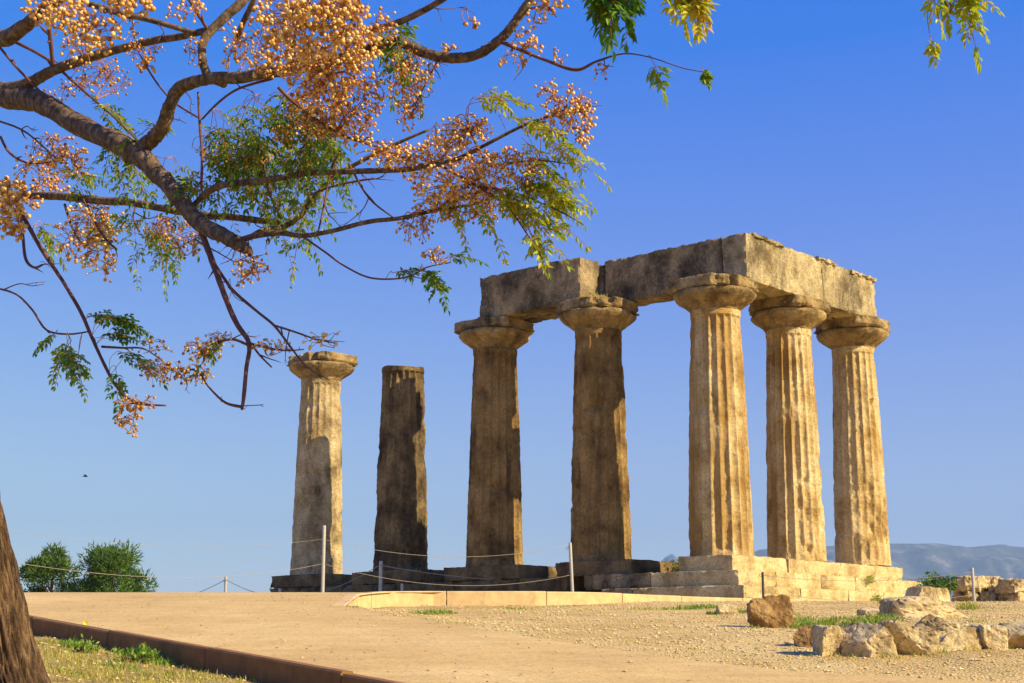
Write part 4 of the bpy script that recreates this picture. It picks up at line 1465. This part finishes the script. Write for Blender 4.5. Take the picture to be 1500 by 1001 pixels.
# long thin limb above the frame that carries the hanging leaves at the top right
branch("branch", [(840, -80, 14, 5.6), (950, -130, 12, 5.4), (1100, -140, 10, 5.2), (1250, -110, 8, 5.1), (1330, -60, 5, 5.0), (1375, -10, 3, 5.0), (1392, 20, 2, 5.0)], M_LIMB, 8, .08, seed=16)
branch("branch", [(790, -20, 10, 5.7), (840, -35, 7, 5.5), (880, -25, 4, 5.4), (900, 5, 2, 5.35)], M_TWIG, 7, .05, seed=17)
branch("branch", [(840, -70, 8, 5.6), (930, -60, 5, 5.5), (985, -25, 3, 5.4), (1005, 10, 2, 5.4)], M_TWIG, 7, .05, seed=18)
TW = [
    [(335, 420, 6, 6.68), (352, 436, 6, 6.68), (378, 458, 5, 6.6), (402, 478, 5, 6.5), (425, 508, 4, 6.4), (450, 538, 3, 6.35), (482, 557, 2, 6.3)],
    [(305, 370, 6, 6.8), (318, 392, 6, 6.75), (340, 425, 6, 6.68)],
    [(402, 477, 4, 6.5), (430, 486, 4, 6.45), (462, 497, 3, 6.4), (490, 503, 2, 6.35)],
    [(356, 597, 6, 6.48), (330, 590, 5, 6.5), (305, 566, 4, 6.5), (288, 542, 4, 6.5), (262, 545, 3, 6.5), (240, 538, 2, 6.5)],
    [(362, 505, 5, 6.55), (340, 497, 5, 6.5), (315, 503, 4, 6.5), (290, 515, 2, 6.5)],
    [(365, 503, 5, 6.55), (392, 510, 4, 6.5), (420, 514, 3, 6.45), (445, 512, 2, 6.4)],
    [(365, 500, 4, 6.55), (380, 520, 4, 6.5), (398, 538, 3, 6.45)],
    [(-5, 422, 4, 8.0), (25, 432, 4, 7.9), (48, 455, 4, 7.8), (68, 484, 4, 7.75), (100, 490, 3.5, 7.7), (130, 486, 3, 7.6)],
    [(30, 312, 6, 8.3), (34, 345, 6, 8.2), (38, 380, 6, 8.1), (50, 392, 5, 8.05), (62, 388, 4, 8.0)],
    [(150, 508, 5, 7.6), (180, 510, 4, 7.5), (212, 512, 3, 7.4), (245, 535, 2, 7.35)],
    [(440, 344, 4, 6.5), (475, 368, 4, 6.45), (505, 390, 3.5, 6.4), (545, 408, 3.5, 6.35), (595, 407, 3, 6.3), (625, 392, 2.5, 6.3), (660, 385, 2, 6.3)],
    [(408, 128, 7, 6.4), (430, 150, 6, 6.4), (470, 180, 6, 6.35), (510, 202, 5, 6.3), (555, 216, 4, 6.3)],
    [(290, 135, 4, 6.85), (292, 180, 5, 6.85), (296, 230, 5, 6.85), (296, 280, 5, 6.85)],
    [(296, 175, 4, 6.85), (320, 150, 5, 6.7), (350, 130, 5, 6.6), (400, 115, 6, 6.45)],
    [(200, 70, 3, 7.3), (225, 115, 4, 7.2), (255, 150, 4, 7.1), (290, 172, 4, 6.9)],
    [(78, 98, 8, 7.8), (74, 60, 9, 7.7), (70, 20, 8, 7.6), (60, -20, 7, 7.5)],
    [(90, 105, 6, 7.8), (130, 140, 5, 7.6), (170, 175, 4, 7.5), (210, 215, 3, 7.4)],
    [(20, 60, 7, 7.9), (50, 75, 6, 7.85), (78, 92, 6, 7.8)],
    [(0, 70, 5, 7.9), (30, 105, 5, 7.9), (70, 145, 4, 7.9)],
    [(305, 45, 7, 6.8), (290, 22, 6, 6.7), (270, -10, 6, 6.6)],
    [(0, 178, 4, 8.0), (40, 195, 4, 7.9), (90, 240, 3, 7.8)],
    [(0, 200, 5, 8.1), (15, 225, 5, 8.1), (45, 240, 4, 8.0), (90, 235, 3, 7.9)],
    [(465, 345, 3, 6.45), (475, 300, 4, 6.5), (485, 250, 4, 6.5), (500, 220, 3, 6.4)],
    [(412, 320, 5, 7.0), (395, 285, 5, 6.9), (385, 240, 4, 6.8)],
    [(510, 240, 5, 6.4), (540, 290, 4, 6.35), (575, 318, 3, 6.3)],
    [(555, 216, 4, 6.3), (600, 235, 4, 6.25), (640, 246, 3, 6.2)],
    [(455, 285, 4, 6.6), (490, 272, 4, 6.5), (530, 264, 4, 6.45), (550, 262, 3, 6.4)],
    [(120, 290, 6, 7.9), (150, 345, 5, 7.7), (170, 365, 4, 7.6)],
    [(95, 300, 5, 8.0), (108, 340, 4, 7.9), (125, 362, 3, 7.8)],
    [(200, 300, 4, 7.6), (195, 320, 3, 7.5), (205, 340, 2, 7.5)],
    [(700, 220, 4, 6.05), (690, 195, 3, 6.0), (685, 180, 2, 6.0)],
    [(640, 240, 6, 6.15), (690, 268, 5, 6.05), (740, 300, 4, 5.95), (770, 340, 3, 5.9), (795, 380, 2, 5.85)],
    [(700, 272, 4, 6.05), (760, 285, 4, 5.95), (820, 310, 3, 5.85), (855, 330, 2, 5.8)],
    [(740, 240, 4, 6.0), (790, 235, 3, 5.9), (830, 240, 2, 5.85)],
    [(365, 365, 3, 6.58), (372, 385, 3, 6.55), (368, 400, 2, 6.5)],
    [(640, 90, 4, 5.9), (625, 120, 3, 5.9), (610, 150, 3, 5.9), (600, 175, 2, 5.9)],
    [(470, 95, 6, 6.2), (500, 60, 5, 5.9), (520, 20, 5, 5.7), (530, -20, 5, 5.6)],
    [(420, 104, 6, 6.3), (430, 60, 5, 6.0), (440, 10, 5, 5.8), (445, -30, 5, 5.7)],
    [(345, 385, 2, 6.7), (285, 350, 3, 6.85)],
    [(770, 15, 5, 5.75), (800, 10, 4, 5.6), (815, 25, 2, 5.5)],
    [(100, -10, 6, 7.4), (120, 20, 5, 7.2), (140, 40, 4, 7.0)],
]
for i, t in enumerate(TW):
    branch("twig", t, M_TWIG, 6, .05, seed=30 + i, sub=5, fork=2)
BASE = [q for q in SAMPLES if -20 < q[0] < 900 and -20 < q[1] < 620]
for i in range(54):
    x, y, p = rt.choice(BASE)
    ang = rt.uniform(-.6, 2.6)
    L = rt.uniform(22, 62)
    dx, dy = math.cos(ang) * L, math.sin(ang) * L * .8
    Y = p.y
    t = [(x, y, 2.6, Y), (x + dx * .35 + rt.gauss(0, 4), y + dy * .3 + rt.gauss(0, 4), 2.1, Y - rt.uniform(0, .08)), (x + dx * .7 + rt.gauss(0, 5), y + dy * .7, 1.6, Y - rt.uniform(0, .15)), (x + dx, y + dy, 1.0, Y - rt.uniform(0, .2))]
    branch("twig", t, M_TWIG, 5, .05, seed=90 + i, sub=4, fork=2)
NPX = np.array([(s[0], s[1]) for s in SAMPLES])


def anchor(x, y):
    d = ((NPX - np.array((x, y))) ** 2).sum(1)
    i = int(d.argmin())
    return SAMPLES[i]


# icosphere template for a berry
bm = bmesh.new()
bmesh.ops.create_icosphere(bm, subdivisions=2, radius=1.0)
BV = [v.co.copy() for v in bm.verts]
BF = [tuple(v.index for v in f.verts) for f in bm.faces]
bm.free()
rb = random.Random(21)


def cluster(x, y, rx, ry, n, dia=6.5, dY=0.0, dark=0.0):
    n = int(n * 1.9)
    dia *= 0.76
    rx *= 1.1
    ry *= 1.1
    s = anchor(x, y)
    Y = s[2].y + dY
    g, st = Geo(), Geo()
    A = s[2]
    C = at_y(x, y, Y)
    mpx = Y / FPX
    ctrs = [C]
    # rachises
    rach = []
    k = max(2, int(n / 12))
    for _ in range(k):
        e = at_y(x + rb.uniform(-.75, .75) * rx, y + rb.uniform(-.8, .7) * ry, Y + rb.uniform(-.7, .7) * (rx + ry) * .5 * mpx)
        m = A.lerp(e, .5) + Vector((rb.gauss(0, .015), rb.gauss(0, .015), rb.gauss(0.01, .015)))
        pts = catmull([A, m, e], 5)
        st.tube(pts, [max(.0012, .0032 * (1 - .6 * i / len(pts))) for i in range(len(pts))], 5)
        rach.extend(pts[3:])
    for _ in range(n):
        for _t in range(20):
            a, b_, c_ = rb.uniform(-1, 1), rb.uniform(-1, 1), rb.uniform(-1, 1)
            if a * a + b_ * b_ + c_ * c_ < 1:
                break
        p = at_y(x + a * rx, y + b_ * ry, Y + c_ * (rx + ry) * .45 * mpx)
        r = dia * rb.uniform(.62, 1.22) / 2 * mpx
        tn = min(1, max(0, rb.gauss(.55 - dark, .27)))
        R = Matrix.Rotation(rb.uniform(0, 6), 3, Vector((rb.gauss(0, 1), rb.gauss(0, 1), rb.gauss(0, 1))).normalized())
        sc = Vector((r, r, r * rb.uniform(.98, 1.2)))
        g.add([p + R @ Vector((v.x * sc.x, v.y * sc.y, v.z * sc.z)) for v in BV], BF, 0, tn)
        q = min(rach, key=lambda t: (t - p).length + max(0, p.z - t.z) * .4)
        mid = q.lerp(p, .55) + Vector((rb.gauss(0, .006), rb.gauss(0, .006), .012))
        st.tube([q, mid, p], .0013 * Y / 6, 4, cap=False)
    o = g.build("fruit_cluster", M_BERRY, tree, True)
    st.build("stalk", M_STALK, o)
    return o


CL = [  # x, y, rx, ry, n, dia, dY, dark
    (95, 22, 45, 28, 70, 9, -.3, 0), (140, 45, 40, 34, 60, 9, -.3, .05), (60, 15, 30, 22, 26, 9, -.2, 0), (190, 8, 40, 18, 40, 10, -.5, .15), (120, 70, 36, 26, 34, 7, -.1, .1),
    (410, 30, 42, 40, 90, 9, -.5, 0), (455, 45, 48, 42, 110, 9.5, -.6, 0), (500, 25, 40, 34, 80, 9, -.5, 0), (520, 70, 38, 36, 80, 8.5, -.4, 0), (400, 85, 38, 34, 70, 7.5, -.3, .1), (450, 95, 44, 36, 100, 8.5, -.4, .05),
    (500, 110, 44, 34, 90, 8, -.3, .08), (350, 70, 28, 40, 34, 7, -.2, .05), (270, 15, 30, 20, 22, 7, -.2, 0), (470, 10, 50, 22, 70, 9, -.6, 0), (560, 40, 26, 30, 24, 7, -.2, 0),
    (470, 140, 44, 30, 80, 7, -.2, .1), (520, 150, 40, 30, 70, 6.5, -.1, .1), (480, 180, 44, 28, 80, 6, 0, 0), (450, 160, 34, 26, 44, 6, .1, 0), (520, 190, 34, 24, 44, 6, 0, .05), (430, 200, 34, 20, 30, 5.5, .1, 0),
    (595, 90, 26, 34, 30, 6, 0, .05), (600, 130, 34, 30, 44, 6, 0, .05), (600, 165, 22, 26, 30, 6, 0, .2), (625, 105, 20, 18, 14, 5.5, 0, 0), (555, 125, 22, 22, 18, 6, 0, 0),
    (560, 225, 34, 22, 40, 6.5, 0, 0), (600, 235, 34, 24, 50, 7, -.05, 0), (640, 225, 30, 24, 40, 6.5, 0, 0), (660, 200, 34, 26, 64, 6, 0, -.05), (690, 190, 30, 22, 50, 6, 0, -.05), (640, 270, 40, 26, 70, 6.5, -.1, .1),
    (690, 240, 38, 26, 70, 6, -.05, 0), (735, 245, 34, 28, 70, 6.2, -.1, 0), (770, 250, 26, 28, 50, 6.2, -.1, 0), (690, 275, 40, 24, 70, 6, 0, .05), (640, 300, 36, 24, 50, 6, 0, .1), (610, 335, 30, 22, 34, 5.5, 0, .1), (670, 305, 34, 22, 44, 6, 0, .1), (720, 290, 34, 22, 44, 6, 0, .05), (710, 315, 24, 16, 20, 5.5, 0, .05),
    (830, 150, 40, 26, 60, 6, 0, .05), (850, 170, 24, 28, 50, 6.5, -.05, 0), (815, 180, 24, 22, 30, 6, 0, .1), (855, 205, 16, 14, 12, 6.5, 0, .1), (800, 130, 18, 18, 10, 5.5, 0, 0),
    (770, 65, 26, 24, 24, 7, 0, .15), (750, 90, 20, 16, 8, 6, 0, .15), (790, 20, 22, 22, 18, 8, -.1, .15), (690, 35, 12, 10, 5, 8, 0, .1), (655, 70, 12, 8, 5, 8, 0, .1), (880, 105, 14, 14, 6, 6.5, 0, .2), (820, 80, 14, 12, 5, 5.5, 0, .1), (820, 8, 14, 8, 5, 7, 0, .1),
    (80, 220, 40, 26, 40, 5.5, .1, .2), (55, 250, 36, 26, 36, 5.5, .1, .15), (100, 240, 34, 28, 50, 6, 0, .1), (75, 270, 34, 20, 30, 6, 0, .1), (15, 285, 26, 26, 44, 9, -.5, 0), (20, 320, 24, 34, 44, 9, -.5, .05), (5, 300, 18, 40, 34, 9, -.6, .05), (45, 300, 20, 14, 12, 7, -.3, .1),
    (130, 320, 34, 28, 40, 6, 0, 0), (110, 350, 34, 30, 36, 6.5, 0, .05), (140, 360, 34, 36, 30, 7, -.1, .1), (150, 385, 28, 28, 14, 7, -.1, .2), (160, 330, 28, 22, 24, 5.5, 0, 0),
    (250, 345, 40, 22, 34, 5, .05, .2), (270, 360, 30, 20, 26, 5, .05, .2), (235, 335, 24, 18, 16, 5, 0, .2), (370, 390, 32, 22, 26, 6, 0, .15), (355, 405, 18, 18, 10, 5.5, 0, .2),
    (140, 105, 40, 26, 30, 5, .1, .3), (165, 120, 30, 24, 26, 5, .1, .3), (110, 130, 30, 22, 20, 5, .1, .2), (210, 75, 30, 18, 20, 5, 0, .15), (215, 95, 14, 16, 16, 6.5, 0, .2), (190, 45, 16, 22, 10, 5, 0, .2), (285, 75, 16, 22, 20, 5.5, 0, .3), (60, 145, 34, 16, 18, 5, .1, .1),
    (295, 515, 28, 20, 40, 5.5, 0, 0), (285, 550, 26, 14, 30, 5, 0, 0), (320, 500, 24, 14, 14, 5, 0, .1), (400, 508, 30, 12, 18, 5, 0, 0), (470, 500, 30, 14, 8, 6.5, 0, -.2), (250, 545, 26, 22, 26, 5, 0, .25), (225, 545, 24, 26, 16, 5.5, 0, .35), (225, 510, 28, 14, 8, 6, 0, .4),
    (190, 615, 22, 26, 26, 6, 0, .3), (205, 590, 30, 14, 14, 5.5, 0, .3), (180, 595, 14, 14, 8, 5.5, 0, .35), (640, 375, 20, 14, 16, 6, 0, .1), (330, 230, 36, 22, 28, 5, .1, -.05), (370, 230, 30, 20, 24, 5, .1, -.05),
]
for c in CL[:100]:
    cluster(*c)


# --- compound leaves
def leaflet(g, p, d, nrm, L, Wd, tn, fold=.25):
    s = d.cross(nrm).normalized()
    n2 = s.cross(d).normalized()
    b0 = p
    m = p + d * L * .45 - n2 * L * .02
    t = p + d * L - n2 * L * .12
    l = p + d * L * .38 + s * Wd * .5 + n2 * Wd * fold
    r = p + d * L * .38 - s * Wd * .5 + n2 * Wd * fold
    l2 = p + d * L * .72 + s * Wd * .36 + n2 * Wd * fold * .5 - n2 * L * .04
    r2 = p + d * L * .72 - s * Wd * .36 + n2 * Wd * fold * .5 - n2 * L * .04
    g.add([b0, l, l2, t, r2, r, m], [(0, 6, 1), (1, 6, 2), (2, 6, 3), (0, 5, 6), (5, 4, 6), (4, 3, 6)], 0, tn)


def pinna(g, st, p, d, L, n, ll, lw, t0, t1, droop=.18):
    up = Vector((0, 0, 1))
    pts = []
    for i in range(7):
        t = i / 6
        pts.append(p + d * L * t - up * droop * L * t * t)
    st.tube(pts, .0011, 4, cap=False)
    nm = (up + Vector((rb.gauss(0, .5), rb.gauss(0, .5), 0))).normalized()
    for i in range(n):
        t = .18 + .82 * i / max(1, n - 1)
        k = min(5, int(t * 6))
        q = pts[k].lerp(pts[k + 1], t * 6 - k)
        dd = (pts[k + 1] - pts[k]).normalized()
        sd = dd.cross(nm)
        if sd.length < .1:
            sd = dd.cross(Vector((1, 0, 0)))
        sd.normalize()
        for sg in (-1, 1):
            if i == n - 1 and sg > 0:
                lf = dd
            else:
                lf = (dd * .65 + sd * sg * .9 - up * rb.uniform(0, .5) + Vector((rb.gauss(0, .15), rb.gauss(0, .15), rb.gauss(0, .15)))).normalized()
            if rb.random() < .07:
                continue
            leaflet(g, q, lf, nm, ll * rb.uniform(.75, 1.15), lw * rb.uniform(.8, 1.15), min(1, max(0, rb.uniform(t0, t1))))


def spray(x, y, n, spreadpx, dirpx, L=.22, ll=.042, lw=.017, t0=.1, t1=.5, dY=0.0, droop=.5, jitter=.9, anc=None):
    s = anchor(*(anc or (x, y)))
    Y = s[2].y + dY
    g, st = Geo(), Geo()
    A = s[2]
    for _ in range(n):
        p = at_y(x + rb.gauss(0, .45) * spreadpx, y + rb.gauss(0, .35) * spreadpx, Y + rb.gauss(0, .35) * spreadpx * Y / FPX)
        st.tube(catmull([A, A.lerp(p, .5) + Vector((rb.gauss(0, .01), rb.gauss(0, .01), .02)), p], 3), .0016, 4, cap=False)
        d = Vector((dirpx[0], 0, -dirpx[1])).normalized() + Vector((rb.gauss(0, jitter * .6), rb.gauss(0, jitter), rb.gauss(0, jitter * .6)))
        d.normalize()
        LL = L * rb.uniform(.7, 1.2)
        up = Vector((0, 0, 1))
        pts = [p + d * LL * t - up * droop * LL * t * t for t in (0, .25, .5, .75, 1.0)]
        st.tube(pts, .0016, 4, cap=False)
        for i in range(1, 5):
            dd = (pts[i] - pts[i - 1]).normalized()
            sd = dd.cross(up + Vector((rb.gauss(0, .3), rb.gauss(0, .3), 0)))
            sd.normalize()
            if i == 4:
                pinna(g, st, pts[i], dd, LL * .5, 4, ll, lw, t0, t1)
            else:
                for sg in (-1, 1):
                    e = (dd * .6 + sd * sg).normalized()
                    pinna(g, st, pts[i], e, LL * (.55 - .07 * i), 4, ll, lw, t0, t1)
    o = g.build("leaf_spray", M_LEAF, tree)
    st.build("leaf_stalk", M_STALK, o)
    return o


# the dense green mass under the upper limb
for (x, y, n, sp) in [(360, 160, 4, 34), (410, 150, 4, 34), (440, 170, 3, 30), (350, 200, 4, 36), (400, 200, 4, 36), (440, 215, 3, 34), (320, 220, 3, 30), (300, 200, 2, 26), (380, 235, 3, 34), (430, 240, 2, 30), (330, 180, 3, 28), (460, 200, 2, 26)]:
    spray(x, y, n + 3, sp, (.6, .5), .2, .036, .0135, .1, .65, .15)
for (x, y, n, sp, d) in [(280, 265, 2, 22, (.3, 1)), (255, 235, 2, 20, (.4, 1)), (150, 160, 2, 22, (1, .4)), (170, 195, 2, 20, (.6, 1)), (230, 195, 1, 16, (.5, .6)), (110, 265, 2, 22, (1, .6)), (180, 240, 2, 22, (.5, 1)), (160, 310, 2, 22, (.3, 1)), (200, 325, 3, 22, (.6, .8)), (235, 330, 2, 20, (.6, .8)), (60, 330, 2, 20, (.6, 1)), (400, 300, 2, 22, (.3, 1)), (445, 290, 2, 20, (.3, 1)), (300, 260, 1, 18, (.3, 1)), (530, 60, 2, 24, (.6, .6)), (590, 60, 2, 22, (.3, 1)), (575, 40, 2, 20, (.4, .6))]:
    spray(x, y, n + 1, sp, d, .17, .038, .014, .15, .7, .1)
# yellow green sprays at the right end, hanging in front of the sky and the architrave
for (x, y, n, sp, d, ax) in [(705, 178, 2, 20, (1, -.2), None), (790, 225, 3, 22, (1, .25), (790, 235)), (815, 240, 2, 18, (1, .4), (830, 240)), (770, 285, 3, 24, (1, .35), (760, 285)), (800, 300, 3, 24, (1, .3), None), (830, 315, 2, 18, (1, .25), None), (750, 295, 2, 22, (1, .5), (740, 300)),
                             (790, 335, 2, 12, (.8, .7), None), (797, 362, 2, 8, (.4, 1), None), (735, 305, 2, 18, (.7, .7), (745, 305)), (712, 305, 1, 16, (.2, 1), (720, 290)), (672, 305, 1, 10, (0, 1), (690, 300)), (765, 318, 2, 16, (.8, .6), (765, 330)), (800, 265, 3, 22, (1, .3), (770, 285)), (745, 195, 1, 14, (1, -.1), (745, 195))]:
    spray(x - 22, y - 28, n, sp, d, .155, .038, .0145, .4, .9, -.05, .15, .4, ax)
# big leaves at the top
spray(880, -38, 3, 14, (.1, 1), .13, .058, .021, .1, .5, 0, .5, .45, (890, -10))
spray(915, -32, 3, 14, (.4, 1), .13, .058, .021, .1, .45, 0, .5, .45, (900, 5))
spray(985, -34, 3, 14, (.3, 1), .12, .05, .02, .6, .95, 0, .5, .4, (1000, 0))
spray(1015, -22, 3, 12, (.4, 1), .12, .05, .02, .65, 1.0, 0, .5, .4, (1005, 10))
spray(1360, -25, 2, 14, (.2, 1), .1, .04, .016, .5, .85, 0, .5, .5, (1375, -10))
spray(1400, -18, 4, 16, (.7, .5), .11, .04, .016, .5, .85, 0, .5, .6, (1392, 20))
spray(1365, 60, 1, 3, (.1, .8), .04, .035, .014, .6, .85, 0, .5, .3, (1375, -10))
spray(955, 88, 1, 4, (.3, .6), .07, .04, .017, .35, .6, 0, .5, .3, (955, 85))
spray(1028, 105, 1, 2, (.6, .6), .035, .03, .014, .3, .6, 0, .5, .2, (1032, 106))
# left hanging dark leaves
for (x, y, n, sp, d, t0, t1, ax) in [(125, 468, 2, 12, (1, -.3), .0, .35, (125, 470)), (160, 466, 2, 14, (1, -.1), .0, .3, (137, 490)), (165, 490, 3, 16, (1, .1), .0, .3, (140, 505)), (185, 520, 2, 14, (.8, .4), .0, .25, (165, 550)), (105, 488, 2, 14, (-.2, 1), .2, .75, (100, 490)), (95, 505, 2, 14, (-.1, 1), .2, .75, (100, 490)), (118, 520, 2, 12, (.3, 1), .1, .5, (120, 487)),
                                     (85, 490, 1, 12, (-.6, .4), .1, .5, (80, 488)), (615, 392, 2, 8, (.7, .2), .05, .4, (615, 398)), (652, 380, 1, 6, (1, -.2), .1, .4, (660, 385)), (565, 400, 1, 10, (.3, -.1), .05, .4, (570, 409)), (340, 487, 1, 8, (-.6, .2), .2, .5, (340, 497)), (165, 530, 1, 10, (.2, 1), .1, .5, (160, 545))]:
    spray(x, y, n, sp, d, .13, .036, .016, t0, t1, 0, .3, .45, ax)


tree.location = TB
for ch in tree.children:
    ch.location = -TB

# ------------------------------------------------------------------ small bird in the sky
bp = at_y(125, 698, 60)
g = Geo()
prof = [(-.10, .004), (-.06, .018), (0, .032), (.05, .026), (.075, .022), (.09, .018), (.105, .004)]
g.tube([Vector((t, 0, 0)) for t, r in prof], [r for t, r in prof], 8)
for sg in (-1, 1):
    g.add([Vector((.05, 0, .01)), Vector((-.03, 0, .01)), Vector((-.05, sg * .12, .06)), Vector((.0, sg * .2, .05)), Vector((.05, sg * .1, .06)), Vector((.01, sg * .1, .04))], [(0, 1, 5), (1, 2, 5), (2, 3, 5), (3, 4, 5), (4, 0, 5)])
g.add([Vector((-.08, .012, 0)), Vector((-.08, -.012, 0)), Vector((-.16, -.03, 0)), Vector((-.16, .03, 0)), Vector((-.1, 0, .012))], [(0, 1, 4), (1, 2, 4), (2, 3, 4), (3, 0, 4)])
tag(g.build("bird", M_BIRD, None, True, bp), "tiny dark bird flying in the sky left of the columns", "bird")

# ------------------------------------------------------------------ haze
hm = bpy.data.materials.new("haze air")
hm.use_nodes = True
nt = hm.node_tree
nt.nodes.remove(nt.nodes["Principled BSDF"])
pvn = nt.nodes.new("ShaderNodeVolumePrincipled")
pvn.inputs["Color"].default_value = (0.36, 0.6, 0.98, 1)
pvn.inputs["Density"].default_value = 1.0e-4
pvn.inputs["Anisotropy"].default_value = 0.0
nt.links.new(pvn.outputs[0], nt.nodes["Material Output"].inputs["Volume"])
g = Geo()
x0, x1, y0, y1, z0, z1 = -13200, 13200, -3200, 13200, -90, 1100
g.add([Vector((x, y, z)) for z in (z0, z1) for y in (y0, y1) for x in (x0, x1)], [(0, 2, 3, 1), (4, 5, 7, 6), (0, 1, 5, 4), (2, 6, 7, 3), (0, 4, 6, 2), (1, 3, 7, 5)])
tag(g.build("haze", hm), kind="stuff")
